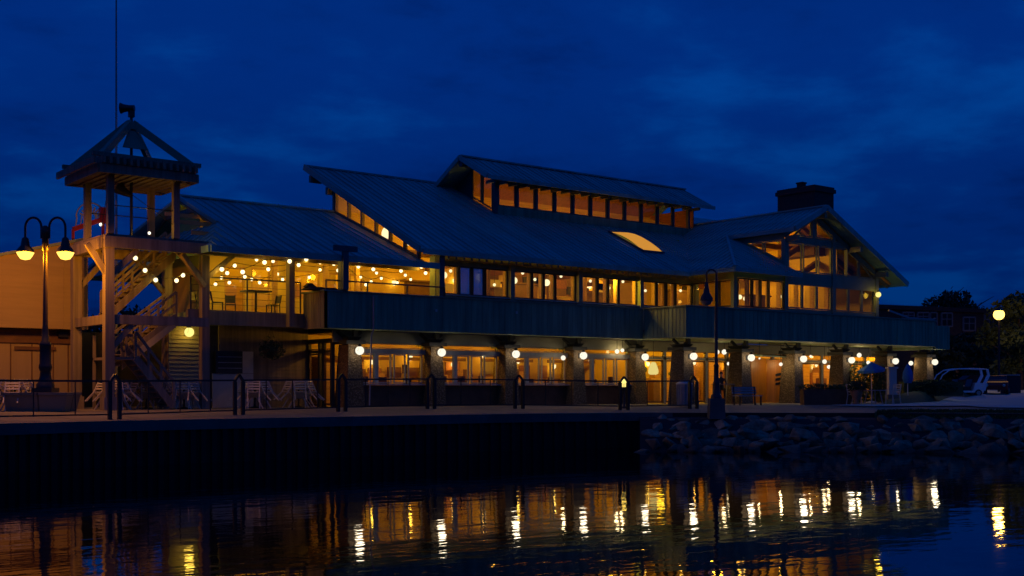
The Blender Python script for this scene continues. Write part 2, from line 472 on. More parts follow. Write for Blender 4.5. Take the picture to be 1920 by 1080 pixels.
# seawall face with a cap beam, left of the rocks
sw = MB(); cap = MB()
lpx = [p for p in range(-900, 1300, 40)]
pts = [wpt(p, lerp(EDGE, p)) for p in lpx]
for a, b in zip(pts, pts[1:]):
    n_ = Vector((-(b - a).y, (b - a).x, 0)).normalized()
    if n_.dot(Vector((FW[0], FW[1], 0))) > 0: n_ = -n_      # towards the water
    o1, o2 = a + n_ * 0.12, b + n_ * 0.12
    sw.add([(a.x, a.y, EZ - .33), (b.x, b.y, EZ - .33), (b.x, b.y, -3.7), (a.x, a.y, -3.7)], [(0, 1, 2, 3)])
    cap.add([(a.x, a.y, EZ + .004), (b.x, b.y, EZ + .004), (o2.x, o2.y, EZ + .004), (o1.x, o1.y, EZ + .004),
             (a.x, a.y, EZ - .34), (b.x, b.y, EZ - .34), (o2.x, o2.y, EZ - .34), (o1.x, o1.y, EZ - .34)],
            [(0, 1, 2, 3), (3, 2, 6, 7), (4, 7, 6, 5)])
for i in range(0, len(pts) - 1):                          # sheet-pile ribs
    a, b = pts[i], pts[i + 1]
    for k in range(2):
        q = a.lerp(b, k / 2); n_ = Vector((FW[0], FW[1], 0)) * -0.05
        sw.box(q.x - .09, q.x + .09, q.y - .1, q.y + .02, -3.7, EZ - .345)
tag(sw.build('seawall', M['tar']), 'tarred dark quay wall dropping from the promenade to the water', 'seawall', kind='structure')
tag(cap.build('quay_edge', M['concd']), kind='structure')
# low step and bank under the rocks, right
bk = MB(); v = []; f = []
bp_ = [1200, 1280, 1360, 1440, 1520, 1600, 1700, 1800, 1920, 2100, 2500, 3300]
for px in bp_:
    d = lerp(EDGE, px)
    for dd, z in ((0, EZ), (-.02, EZ - .17), (-.7, EZ - .25), (-5.2, -2.7)): v.append(wpt(px, d + dd, z))
for i in range(len(bp_) - 1):
    for j in range(3): f.append((i * 4 + j, (i + 1) * 4 + j, (i + 1) * 4 + j + 1, i * 4 + j + 1))
bk.add(v, f)
tag(bk.build('bank', M['tar']), kind='structure')  # near-black bank colour stands in for shade in the gaps between rocks
wm = MB()
wa = MB(); wa.add([(-900, -900, ZW), (900, -900, ZW), (900, 60, ZW), (-900, 60, ZW)], [(0, 1, 2, 3)])
tag(wa.build('water', M['water']), kind='structure')
# drive and lawn sheets
def sheet(name, pxd, z, m, kind='structure', nsub=6):
    b = MB()
    # pxd: list of (px, d_near, d_far)
    v = []; f = []
    for px, a, c in pxd:
        for k in range(nsub + 1):
            d = a + (c - a) * (k / nsub) ** 1.3
            p = wpt(px, d); p.z = gz(p) + z; v.append(p)
    w_ = nsub + 1
    for i in range(len(pxd) - 1):
        for k in range(nsub): f.append((i * w_ + k, (i + 1) * w_ + k, (i + 1) * w_ + k + 1, i * w_ + k + 1))
    b.add(v, f)
    return tag(b.build(name, m), kind=kind)
sheet('driveway', [(1560, 55, 55.4), (1640, 54, 58), (1700, 54, 61), (1760, 54, 68), (1810, 54, 100), (1850, 52.6, 140), (1920, 52, 170), (2200, 51, 180), (3000, 49, 180)], .05, M['drive'], nsub=40)
# grass strip above the rocks: many blades on a thin sheet
gr = MB(); v = []; f = []
gp = [1640, 1680, 1720, 1800, 1920, 2100, 2500]
for px in gp:
    d = lerp(EDGE, px); w_ = min(1, (px - 1640) / 60)
    for k in range(3): v.append(wpt(px, d - .5 + k / 2 * (.5 + 2.6 * w_), (EZ - .2, EZ + .03, EZ + .06)[k]))
for i in range(len(gp) - 1):
    for k in range(2): f.append((i * 3 + k, (i + 1) * 3 + k, (i + 1) * 3 + k + 1, i * 3 + k + 1))
gr.add(v, f)
for _ in range(5200):
    px = random.uniform(1645, 2000); w_ = min(1, (px - 1640) / 60)
    t_ = random.random(); d = lerp(EDGE, px) - .5 + t_ * (.5 + 2.6 * w_)
    z = EZ - .2 + .23 * min(1, t_ * 2)
    p = wpt(px, d, z); h = random.uniform(.05, .15); a = random.uniform(0, 6.28)
    q = Vector((math.cos(a), math.sin(a), 0)) * .03
    tip = p + Vector((random.uniform(-.05, .05), random.uniform(-.05, .05), h))
    gr.add([p - q, p + q, tip], [(0, 1, 2)])
tag(gr.build('grass', M['grass']), kind='stuff')
# mossy mound beside the drive
mo = MB(); v = []; f = []
NA, NB = 22, 8
c0 = wpt(1748, 66)
for i in range(NA + 1):
    for j in range(NB + 1):
        px = 1655 + 195 * i / NA
        u = i / NA
        dn = 57 + 36 * u ** 1.6; df = dn + 10 + 14 * u
        d = dn + (df - dn) * j / NB
        p = wpt(px, d); hh = .75 * math.sin(math.pi * min(1, u * 1.02)) ** .7 * math.sin(math.pi * j / NB) ** .8
        p.z = gz(p) + .01 + hh + (random.uniform(-.04, .04) if 0 < j < NB else 0); v.append(p)
for i in range(NA):
    for j in range(NB): f.append((i * (NB + 1) + j, (i + 1) * (NB + 1) + j, (i + 1) * (NB + 1) + j + 1, i * (NB + 1) + j + 1))
mo.add(v, f, True)
tag(mo.build('terrain_mound', M['grass']), kind='structure')

# ------------------------------------------------------------------ the restaurant
B = thing('restaurant_building', (15, 0, 0), 'long two storey restaurant with blue metal roofs and lit windows', 'restaurant')
def part(mb, name, m, par=None): return mb.build(name, m, par or B)
def ribs(mb, edge0, edge1, n, w=.045, h=.05):
    """standing seams: n straight ribs between two edges given as (p,q) pairs"""
    for i in range(n + 1):
        t = i / n
        a = Vector(edge0[0]).lerp(Vector(edge0[1]), t); b = Vector(edge1[0]).lerp(Vector(edge1[1]), t)
        mb.beam(a + Vector((0, 0, h / 2)), b + Vector((0, 0, h / 2)), w, h)
SM, ZE = 0.487, 6.98                                      # main roof slope and eave height
def zm(Y): return ZE + SM * (Y + 1) if Y <= 9.6 else ZE + SM * (20.2 - Y)
SR, ZR = 0.39, 6.36                                      # porch roof
def zr(Y): return ZR + SR * (Y + 1)
XW0 = 27.65                                               # wing ridge
def zw(X): return 7.0 + 0.5 * (X - 20.0) if X <= XW0 else 7.0 + 0.5 * (35.3 - X)

# main roof, front slope with the notch for the monitor
r = MB()
def mp_(x, y): return (x, y, zm(y))
poly = [mp_(2.85, -1), mp_(20, -1), mp_(26.35, 5.5), mp_(12, 5.5), mp_(12, 9.6), mp_(2.85, 9.6)]
r.slab(poly[:4] + [mp_(2.85, 5.5)], .16)
r.slab([mp_(2.85, 5.5), mp_(12, 5.5), mp_(12, 9.6), mp_(2.85, 9.6)], .16)
x = 3.2
while x < 26.2:
    y0 = -1 if x <= 20 else -1 + (x - 20)
    y1 = 9.6 if x < 12 else 5.5
    if y1 - y0 > .2: r.beam((x, y0, zm(y0) + .025), (x, y1, zm(y1) + .025), .045, .055)
    x += .42
r.beam((2.82, -1.02, ZE - .03), (2.82, 9.6, zm(9.6) - .03), .07, .3)
r.beam((3, -1.05, ZE - .12), (20, -1.05, ZE - .12), .08, .24)
r.beam((2.9, 9.65, zm(9.6) + .04), (12, 9.65, zm(9.6) + .04), .3, .09)
part(r, 'roof', M['roof'])
r = MB()                                                  # back slope and the piece behind the wing
r.slab([(12, 9.7, zm(9.7)), (34, 9.7, zm(9.7)), (34, 20.2, ZE), (12, 20.2, ZE)], .16)
r.slab([mp_(28.4, 6.1), mp_(34, .4), mp_(34, 9.6), mp_(28.4, 9.6)], .16)
part(r, 'roof', M['roof'])
# porch roof on the left: hip with gablet
GX = -4.9
YR = 7.1
ZRR = zr(YR)
r = MB()
gy0 = 2.9
p_c = (-6.9, -1, ZR)
r.slab([p_c, (3.12, -1, ZR), (3.12, YR, ZRR), (GX, YR, ZRR), (GX, gy0, zr(gy0))], .14)
zg = zr(gy0) - .05
r.slab([p_c, (GX, gy0, zg), (GX, 2 * YR - gy0, zg), (-6.9, 2 * YR + 1, ZR)], .14)
r.slab([(3.86, YR + .05, ZRR - .02), (3.86, 2 * YR + 1, ZR), (-6.9, 2 * YR + 1, ZR), (GX, YR + .05, ZRR - .02)], .14)
x = -6.6
while x < 2.7:
    y0 = -1; y1 = YR if x > GX else -1 + (gy0 + 1) * (x + 6.9) / (GX + 6.9)
    if y1 - y0 > .2: r.beam((x, y0, zr(y0) + .025), (x, y1, zr(y1) + .025), .045, .055)
    x += .45
for k in range(20):
    y = -.5 + k * .75
    if y > 2 * YR: break
    t = min(1, (y + 1) / (gy0 + 1), (2 * YR + 1 - y) / (gy0 + 1))
    xe = -6.9 + (GX + 6.9) * t
    r.beam((-6.9, y, ZR + .025), (xe, y, ZR + (zg - ZR) * t + .025), .045, .05)
r.beam((GX, gy0, zr(gy0) + .03), (GX, YR, ZRR + .03), .1, .08)
r.beam((GX, YR, ZRR + .05), (3.1, YR, ZRR + .05), .25, .08)
r.beam((-6.9, -1.05, ZR - .1), (3.86, -1.05, ZR - .1), .08, .26)
r.beam((-6.95, -1, ZR - .1), (-6.95, 2 * YR + 1, ZR - .1), .08, .26)
part(r, 'roof', M['roof'])
gb = MB()                                                 # gablet wall and its brace
gb.slab([(-3.4, 1.2, zr(1.2) - .2), (-3.4, 2 * YR - 1.2, zr(1.2) - .2), (-3.4, YR, ZRR - .24)], .08, (1, 0, 0))
part(gb, 'gablet_wall', M['wood'])
gb = MB(); gb.beam((GX + .1, YR - 1.8, zg + .9), (GX + .1, YR + 1.8, zg + .9), .12, .22)
gb.beam((GX + .1, gy0 + .3, zr(gy0 + .3) - .18), (GX + .1, YR, ZRR - .18), .1, .2)
gb.beam((GX + .1, YR, ZRR - .18), (GX + .1, 2 * YR - gy0 - .3, zr(gy0 + .3) - .18), .1, .2)
part(gb, 'gablet_brace', M['timber'])
# wing roof
ZU = zw(24.9)
def wq(x, y): return (x, y, zw(x))
r = MB()
r.slab([wq(20, -1), wq(20, -4.1), wq(24.9, .8), wq(24.9, 4.05)], .15)
r.slab([wq(24.9, 4.05), wq(24.9, -4), wq(XW0, -4), wq(XW0, 6.8), wq(26.35, 5.5)], .15)
y = -3.9
while y < 6.6:
    x0 = 24.9 if y < .8 else 20.0
    if y < .8: x0 = 24.9
    if y > -1: x0 = max(x0, 20 + (y + 1)) if y >= .8 else x0
    r.beam((x0, y, zw(x0) + .025), (XW0, y, zw(XW0) + .025), .045, .055)
    if y < .8:                                            # low part left of the hip
        xe = 20 + max(0, y + 4.1); xs = 20 + max(0, y + 1)
        if xe - xs > .15: r.beam((xs, y, zw(xs) + .025), (min(xe, 24.9), y, zw(min(xe, 24.9)) + .025), .045, .055)
    y += .42
r.beam((XW0, -4.02, zw(XW0) + .05), (XW0, 6.8, zw(XW0) + .05), .25, .08)
r.beam((19.95, -1, 6.88), (19.95, -4.15, 6.88), .08, .22)
r.beam((24.86, -4, ZU - .1), (24.86, .8, ZU - .1), .08, .22)
r.beam((24.9, -4.04, ZU - .06), (XW0, -4.04, zw(XW0) - .06), .08, .3)
part(r, 'roof', M['roof'])
r = MB()                                                  # skirt roof facing the water
r.slab([(20, -4.1, 7.0), (25.35, -4.1, 7.0), (25.35, .8, 9.45), (24.9, .8, 9.45)], .14)
x = 20.4
while x < 25.3:
    y1 = min(.8, -4.1 + (x - 20)); r.beam((x, -4.1, 7.025), (x, y1, 7.0 + .5 * (y1 + 4.1) + .025), .045, .05); x += .42
r.beam((19.95, -4.15, 6.88), (25.35, -4.15, 6.88), .08, .22)
r.beam((20, -4.1, 7.06), (24.9, .8, 9.5), .14, .07)
part(r, 'roof', M['roof'])
r = MB()                                                  # right slope, seen from below
r.slab([wq(XW0, -4), wq(35.3, -4), wq(35.3, 7), wq(XW0, 7)], .15)
r.beam((XW0, -4.04, zw(XW0) - .06), (35.35, -4.04, 6.94), .08, .3)
part(r, 'roof', M['roof'])
so_ = MB()
for y in (-2.9, -1.0, .9):
    so_.beam((XW0 + .2, y, zw(XW0) - .4), (35.0, y, zw(35.0) - .26), .14, .24)
so_.beam((33.4, -3.95, 7.45), (33.4, 2, 7.45), .2, .3); so_.beam((30.9, -3.95, 8.72), (30.9, -3.1, 8.72), .2, .3)
so_.beam((25.3, -3.95, 8.95), (25.3, -3.1, 8.95), .2, .28); so_.beam((XW0, -3.95, 10.35), (XW0, -3.1, 10.35), .2, .3)
part(so_, 'bracket_beams', M['trim'])
# monitor
MX0, MX1, MYF, MYR = 10.7, 28.0, 4.5, 6.95
ZME, ZMR = 11.88, 13.2
def zmo(y): return ZME + (ZMR - ZME) * (y - MYF) / (MYR - MYF) if y <= MYR else ZMR - (ZMR - ZME) * (y - MYR) / (MYR - MYF)
r = MB()
r.slab([(MX0, MYF, ZME), (MX1, MYF, ZME), (MX1, MYR, ZMR), (MX0, MYR, ZMR)], .14)
r.slab([(MX0, MYR, ZMR), (MX1, MYR, ZMR), (MX1, 2 * MYR - MYF, ZME), (MX0, 2 * MYR - MYF, ZME)], .14)
x = MX0 + .2
while x < MX1:
    r.beam((x, MYF, ZME + .02), (x, MYR, ZMR + .02), .04, .05); x += .42
r.beam((MX0, MYR, ZMR + .05), (MX1, MYR, ZMR + .05), .25, .08)
r.beam((MX0, MYF - .04, ZME - .1), (MX1, MYF - .04, ZME - .1), .07, .2)
r.beam((MX0 - .04, MYF, ZME - .06), (MX0 - .04, MYR, ZMR - .06), .07, .24)
r.beam((MX0 - .04, MYR, ZMR - .06), (MX0 - .04, 2 * MYR - MYF, ZME - .06), .07, .24)
part(r, 'roof', M['roof'])
cb = MB(); cb.box(11.9, 27.2, 5.28, 5.5, 10.05, 10.5)
part(cb, 'monitor_curb', M['siding'])
mw = MB()
mw.box(11.9, 26.6, 5.36, 5.46, 11.8, 12.05)
for k in range(12): xx = 12.0 + k * 1.33; mw.box(xx - .07, xx + .07, 5.3, 5.5, 10.5, 11.8)
mw.box(11.75, 11.95, 5.25, 5.5, 10.1, 12.05)
mw.beam((10.75, MYR, ZMR - .35), (12.0, MYR, ZMR - .35), .3, .35)
for k in range(22): mw.box(11.2 + k * .74, 11.32 + k * .74, MYF + .1, 5.3, ZME - .32, ZME - .14)
part(mw, 'monitor_frame', M['roofd'])
mi = MB()
mi.slab([(12.0, MYF + .95, zmo(MYF + .95) - .16), (27.3, MYF + .95, zmo(MYF + .95) - .16), (27.3, MYR, ZMR - .16), (12.0, MYR, ZMR - .16)], .05)
mi.slab([(12.0, MYR, ZMR - .16), (27.3, MYR, ZMR - .16), (27.3, 9.38, zmo(9.38) - .16), (12.0, 9.38, zmo(9.38) - .16)], .05)
for k in range(24): mi.beam((12.2 + k * .66, 5.55, zmo(5.55) - .3), (12.2 + k * .66, MYR, ZMR - .3), .09, .2)
mi.slab([(27.3, 5.6, 10.4), (27.3, 9.3, 11.6), (27.3, 9.3, 11.8), (27.3, 5.6, 11.8)], .06, (1, 0, 0))
part(mi, 'monitor_ceiling', M['woodr'])

NWIN = [0]
YG0 = -3.1
def window(poly, fw=.07, gm='glass', fm='trim', th=.09, mull=()):
    """frame ring round a convex planar polygon, with its pane"""
    inn, nr = inset(poly, fw); p = [Vector(q) for q in poly]; n = len(p)
    b = MB(); o = nr * (th / 2)
    v = [q + o for q in p] + [q + o for q in inn] + [q - o for q in p] + [q - o for q in inn]
    f = []
    for i in range(n):
        j = (i + 1) % n
        f += [(i, j, n + j, n + i), (2 * n + i, 3 * n + i, 3 * n + j, 2 * n + j), (i, 2 * n + i, 2 * n + j, j), (n + i, n + j, 3 * n + j, 3 * n + i)]
    b.add(v, f)
    for a, c in mull: b.beam(a, c, .05, .06)
    w = part(b, 'window', M[fm]); NWIN[0] += 1
    g = MB(); g.add(inn, [tuple(range(n))]); g.build('pane', M[gm], w)
    return w
# monitor windows
for k in range(10):
    x0 = 12.07 + k * 1.33
    window([(x0, 5.4, 10.5), (x0 + 1.19, 5.4, 10.5), (x0 + 1.19, 5.4, 11.8), (x0, 5.4, 11.8)], .07, fm='roofd')
zq = zm(6.7)
window([(11.85, 7.4, zm(7.4) + .12), (11.85, 6.55, zm(6.55) + .12), (11.85, 6.55, zmo(6.55) - .28), (11.85, 7.4, zmo(7.4) - .24)], .06, fm='roofd')
window([(11.85, 6.45, zm(6.45) + .12), (11.85, 5.55, zm(5.55) + .12), (11.85, 5.55, zmo(5.55) - .2), (11.85, 6.45, zmo(6.45) - .22)], .06, fm='roofd')
mg = MB()
mg.slab([(11.9, 7.45, zm(7.45)), (11.9, 9.0, zm(9.0)), (11.9, 9.0, zmo(9.0) - .16), (11.9, 7.45, zmo(7.45) - .16)], .08, (1, 0, 0))
part(mg, 'monitor_end_wall', M['roofd'])
rv = MB(); rv.lathe((15.6, 14.6, 11.0), [(.4, -2), (.4, 1.3), (.6, 1.5), (.62, 2.1), (.5, 2.4), (.2, 2.55)], 14)
part(rv, 'roof_vent', M['roofd'])
# left end glazing between the porch roof and the main rake
XL = 3.2
ys = [7.0, 5.75, 4.5, 3.25, 2.0, .75, -.35]
for a, b in zip(ys, ys[1:]):
    za = zr(min(a, YR)) + .05; zb = zr(b) + .05
    window([(XL, a, za), (XL, b, zb), (XL, b, zm(b) - .2), (XL, a, zm(a) - .2)], .055, fm='timber')
ew = MB()
for y in ys: ew.box(XL - .06, XL + .1, y - .06, y + .06, zr(min(y, YR)), zm(y) - .2)
ew.beam((XL + .06, 7.2, zm(7.2) - .19), (XL + .06, -.7, zm(-.7) - .19), .14, .06)
ew.beam((XL - .02, YR, ZRR + .02), (XL - .02, -.9, ZR + .02), .1, .08)
for yy in (7.3, 9.0): ew.beam((XL - .36, yy, zm(yy) - .42), (XL + .3, yy, zm(yy) - .42), .22, .36)
ew.box(XL - .06, XL + .1, 7.0, 7.25, ZRR - .6, zm(7.1) - .2)
part(ew, 'gable_frame', M['timber'])
# ceiling under the main roof (wood boards), rafters, hall shell
ce = MB()
def cz(y): return zm(y) - .18
ce.slab([(3.3, -.9, cz(-.9)), (20.2, -.9, cz(-.9)), (26.2, 5.5, cz(5.5)), (3.3, 5.5, cz(5.5))], .04)
ce.slab([(3.3, 5.5, cz(5.5)), (11.95, 5.5, cz(5.5)), (11.95, 9.6, cz(9.6)), (3.3, 9.6, cz(9.6))], .04)
ce.slab([(12, 9.6, cz(9.6)), (33.5, 9.6, cz(9.6)), (33.5, 19.5, cz(19.5)), (12, 19.5, cz(19.5))], .04)
ce.slab([(20.2, -1.2, zw(20.2) - .19), (20.2, -3.7, zw(20.2) - .19), (25, .6, zw(25) - .19), (25, -3.2, zw(25) - .19), (27.6, -3.2, zw(27.6) - .19), (27.6, 6.5, zw(27.6) - .19)], .03)
ce.slab([(27.65, -3.2, zw(27.65) - .19), (34.9, -3.2, zw(34.9) - .19), (34.9, 6.8, zw(34.9) - .19), (27.65, 6.8, zw(27.65) - .19)], .03)
part(ce, 'ceiling', M['wood'])
rf = MB()
for k in range(9):
    x = 5.2 + k * 2.15
    rf.beam((x, .1, zm(.1) - .4), (x, 5.5 if x > 12 else 9.5, zm(5.5 if x > 12 else 9.5) - .4), .14, .3)
for k in range(5): rf.beam((8.6 + 4.29 * k, .2, 7.1), (8.6 + 4.29 * k, 9.5, 7.1), .16, .3)
rf.beam((4.1, 3.2, 7.3), (26, 3.2, 7.3), .2, .3)
for y in (-1.6, .6, 2.8): rf.beam((25.4, y, zw(25.4) - .35), (27.5, y, zw(27.5) - .35), .12, .26); rf.beam((27.8, y, zw(27.8) - .35), (33.4, y, zw(33.4) - .35), .12, .26)
rf.beam((25.5, -.6, 8.9), (33, -.6, 8.9), .2, .3)
rf.beam((25.6, -1.7, 7.6), (30.5, -.9, 9.6), .22, .3); rf.beam((31.5, -.9, 8.5), (28.2, -1.6, 7.2), .22, .3)
part(rf, 'rafters', M['woodd'])
hall = MB()
hall.box(-.4, 33.4, 0.02, 19.4, 3.72, 3.9)
hall.box(21.1, 33.3, -3.0, 0.02, 3.72, 3.9)
part(hall, 'upper_floor', M['floor'])
iw = MB()
iw.box(12.0, 33.4, 11.5, 11.7, 3.9, 11.6)                   # back wall of the dining hall
iw.box(33.35, 33.45, -2.9, 19.4, 3.9, 8.2); iw.box(29.5, 29.6, -2.5, 4.0, 3.9, 6.9); iw.box(30.6, 30.7, -2.5, 4.0, 6.9, 9.2); iw.box(29.6, 33.3, 1.2, 1.3, 3.9, 6.9)  # partitions after the end wall are added to block light from the right panes
iw.box(XL + .1, 11.9, 7.05, 7.2, 3.9, zm(7.05) - .2); iw.box(11.85, 11.95, 7.2, 11.5, 3.9, 9.9); iw.box(19, 19.2, 7, 11.5, 3.9, 9.5)
iw.box(15, 19, 7.0, 7.2, 3.9, 6.1); iw.box(24.2, 24.4, 4, 11.5, 3.9, 9.5)
part(iw, 'inner_walls', M['plaster'])
ib = MB()
for x, y, w_, h in ((7.2, 5.5, 1.4, 2.3), (11.5, 4.4, .9, 2.1), (14.2, 6, 2.2, 2.6), (18.3, 4.5, 1.2, 2.2), (22.6, 2.2, 1.4, 2.4), (27, .2, 1.6, 2.2), (31, .6, 1.2, 2.0)):
    ib = MB(); ib.box(x - w_ / 2, x + w_ / 2, y, y + .4, 3.9, 3.9 + h)
    ib.box(x - w_ / 2 - .2, x + w_ / 2 + .2, y - .1, y + .5, 3.9 + h, 3.98 + h); part(ib, 'sideboard', M['woodd'])
for x in (6.3, 9.6, 13.6, 16.1, 19.9): ib = MB(); ib.box(x - .08, x + .08, 2.9, 3.1, 3.9, 7.2); part(ib, 'inner_post', M['woodd'])

# upper front glazing, bays of 4.29 m: wide, narrow, narrow, wide
def bay(x0, x1, Y, z0, z1, gms=('glass',) * 4, fr=(.31, .18, .18, .33), fm='dtrim'):
    W = x1 - x0 - .2; x = x0 + .1
    for k, w_ in enumerate(fr):
        a, b = x + .03, x + w_ * W - .03
        window([(a, Y, z0), (b, Y, z0), (b, Y, z1), (a, Y, z1)], .06, gms[k], fm)
        x += w_ * W
XP = [4.25, 8.6, 12.9, 17.15, 21.3]
bay(XP[0], XP[1], 0, 5.12, 6.45, ('glass', 'glassb', 'glassb', 'glass'))
for i in (1, 2, 3): bay(XP[i], XP[i + 1], 0, 5.12, 6.45)
up = MB()
for x in XP: up.box(x - .12, x + .12, -.3, .14, 4.3, 6.8)
part(up, 'upper_posts', M['trim'])
hd = MB(); hd.box(4.2, 21.3, -.1, .12, 6.452, 6.86); hd.box(4.2, 21.3, -.06, .12, 3.9, 5.06)
for k in range(40): hd.box(4.4 + k * .43, 4.5 + k * .43, -.9, -.1, 6.62, 6.8)
part(hd, 'header_beam', M['trim'])
rv_ = MB()
for i in range(4):
    rv_.box(XP[i] + .14, XP[i + 1] - .14, .125, .6, 6.46, 6.52)
    W = XP[i + 1] - XP[i] - .2; xx = XP[i] + .1
    for w_ in (.31, .18, .18, .33): xx += w_ * W; rv_.box(xx - .05, xx + .0, .06, .3, 5.06, 6.459)
for xx in (22.4, 23.3, 24.1, 25.0, 26.5, 27.9, 29.2): rv_.box(xx - .05, xx, YG0 + .12, YG0 + .4, 5.2, 6.55)
part(rv_, 'window_lining', M['wood'])
sl_ = MB(); sl_.box(4.2, 21.2, -.24, -.002, 5.062, 5.115)
part(sl_, 'window_sill', M['white'])
# wing lower glazing
YG = -3.1
for a, b in ((-.25, -1.1), (-1.15, -2.0), (-2.05, -2.95)):
    window([(21.1, a, 5.1), (21.1, b, 5.1), (21.1, b, 6.5), (21.1, a, 6.5)], .07, fm='dtrim')
bay(21.2, 25.15, YG, 5.1, 6.6)
bay(25.25, 29.35, YG, 5.2, 6.55, ('glassr',) * 3, (.33, .33, .34), 'trim')
bay(29.45, 33.5, YG, 5.2, 6.55, ('glassr',) * 3, (.33, .33, .34), 'trim')
wg = MB()
wg.box(21.0, 25.2, YG - .04, YG + .1, 3.9, 5.08); wg.box(25.2, 33.6, YG - .04, YG + .1, 3.9, 5.18)
wg.box(21.0, 25.15, YG - .04, YG + .1, 6.62, 6.95)
wg.box(25.35, 33.45, YG - .04, YG + .1, 6.56, 7.2)
wg.box(25.35, 31.0, YG - .05, YG + .1, 8.78, 9.15)
for x, z1 in ((25.2, 8.95), (29.4, 9.5), (33.5, 7.5)): wg.box(x - .14, x + .14, YG - .12, YG + .12, 3.9, z1)
wg.box(27.5, 27.8, YG - .06, YG + .1, 9.15, 10.55)
wg.beam((25.1, YG, zw(25.1) - .42), (27.6, YG, zw(27.6) - .42), .16, .26)
wg.beam((27.7, YG, zw(27.7) - .42), (33.7, YG, zw(33.7) - .42), .16, .26)
wg.box(21.05, 21.15, -3.0, 0, 3.9, 5.08); wg.box(21.05, 21.15, -3.0, 0, 6.52, 6.95)
wg.box(20.95, 21.2, -3.2, -2.98, 3.9, 6.95)
wg.beam((25.2, -3.1, 7.55), (25.2, .6, 9.35), .16, .16)
wg.box(25.14, 25.26, -3.0, .9, 8.92, 9.42)
wg.box(33.4, 33.55, YG, 3, 3.9, 7.6)
part(wg, 'wing_frame', M['trim'])
def zg_(x): return zw(x) - .58
for a, b in ((25.45, 26.6), (26.75, 27.95), (28.1, 29.25)):
    window([(a, YG, 7.22), (b, YG, 7.22), (b, YG, 8.76), (a, YG, 8.76)], .06, 'glassr')
for a, b in ((29.55, 30.6), (30.7, 31.75)):
    window([(a, YG, 7.22), (b, YG, 7.22), (b, YG, min(8.76, zg_(b))), (a, YG, min(8.76, zg_(a)))], .06, 'glassr')
window([(31.85, YG, 7.22), (33.2, YG, 7.22), (31.85, YG, zg_(31.85))], .05, 'glassr')
window([(27.85, YG, 9.18), (29.6, YG, 9.18), (27.85, YG, zg_(27.85))], .06)
window([(25.9, YG, 9.18), (27.45, YG, 9.18), (27.45, YG, zg_(27.45))], .06, 'glassr')
def zs(y): return 7.0 + .5 * (y + 4.1) + .12
window([(25.2, -2.95, zs(-2.95)), (25.2, -2.95, 8.9), (25.2, -1.7, 8.9), (25.2, -1.7, zs(-1.7))], .06)
window([(25.2, -1.6, zs(-1.6)), (25.2, -1.6, 8.9), (25.2, -.55, 8.9), (25.2, -.55, 8.88)], .05)

# parapets (board and batten) and decks
def siding(mb, a, b, z0, z1, step=.32, th=.1, side=1, bat=.014):
    a, b = Vector((*a, 0)), Vector((*b, 0)); d = (b - a); Ln = d.length; d.normalize(); n = Vector((d.y, -d.x, 0)) * side
    q = [a, b, b - n * th, a - n * th]
    mb.slab([(p.x, p.y, z1) for p in q], z1 - z0)
    k = step / 2
    while k < Ln:
        p = a + d * k; e_ = [p - d * .025, p + d * .025, p + d * .025 + n * bat, p - d * .025 + n * bat]
        mb.slab([(t.x, t.y, z1 - .02) for t in e_], z1 - z0 - .04); k += step
pp = MB(); siding(pp, (-1.86, -1.0), (16.5, -1.0), 3.34, 4.86)
part(pp, 'parapet', M['siding'])
pp = MB(); siding(pp, (16.5, -1.1), (16.5, -4.0), 3.34, 4.86, .26)
siding(pp, (16.6, -4.0), (38.3, -4.0), 3.34, 4.86)
siding(pp, (38.36, -3.96), (39.9, -3.96), 3.2, 4.62, step=.3)
siding(pp, (39.9, -3.9), (39.9, 3), 3.2, 4.62, step=.3)
part(pp, 'parapet', M['siding'])
pp = MB(); siding(pp, (-1.86, .9), (-1.86, -1.0), 3.34, 4.86, step=.2)
part(pp, 'parapet', M['timber'])
cp = MB(); cp.box(-1.95, 16.4, -1.06, -.84, 4.862, 4.92); cp.box(16.42, 16.64, -4.06, -.84, 4.862, 4.92); cp.box(16.66, 38.35, -4.07, -3.84, 4.862, 4.92)
cp.box(-1.95, -1.7, -.83, .95, 4.862, 4.92)
part(cp, 'parapet_cap', M['trim'])
df = MB()
df.box(-1.75, 16.5, -.88, 0, 3.34, 3.7); df.box(16.62, 38.3, -3.88, 0, 3.34, 3.7); df.box(38.3, 39.8, -3.8, 3, 3.2, 3.5)
df.box(-7.0, -1.87, 1.0, 6.0, 3.5, 3.9); df.box(-1.85, 4, 0.02, 6.0, 3.5, 3.898)
part(df, 'deck_floor', M['siding'])
rim = MB(); rim.box(-7.05, -1.87, .8, 1.0, 3.4, 4.0)
part(rim, 'deck_rim', M['timber'])
# upper right hand rail beyond the gable
ur = MB(); ur.beam((33.6, -3.9, 5.35), (35.6, -3.9, 5.0), .08, .1); ur.beam((35.6, -3.9, 5.0), (38.4, -3.9, 4.98), .1, .08)
ur.beam((38.35, -3.9, 4.9), (38.35, -3.9, 5.1), .1, .1)
part(ur, 'hand_rail', M['grey'])
dr = MB()
for (x0, x1, y, zb) in ((-6.9, -2.0, .9, 4.0), (-1.8, 4.2, -.95, 4.92)):
    dr.beam((x0, y, 5.33), (x1, y, 5.33), .06, .06)
    n = int((x1 - x0) / 1.7)
    for k in range(n + 1): dr.beam((x0 + (x1 - x0) * k / n, y, zb), (x0 + (x1 - x0) * k / n, y, 5.33), .05, .05)
for k in range(4): dr.tube([(-6.9, .9, 4.25 + k * .25), (-2.0, .9, 4.25 + k * .25)], .008, 5)
part(dr, 'deck_railing', M['dtrim'])
ps = MB()
ps.box(4.1 - .14, 4.1 + .14, -.9, -.6, 4.3, 6.8); part(ps, 'porch_post', M['roofd']); ps = MB()
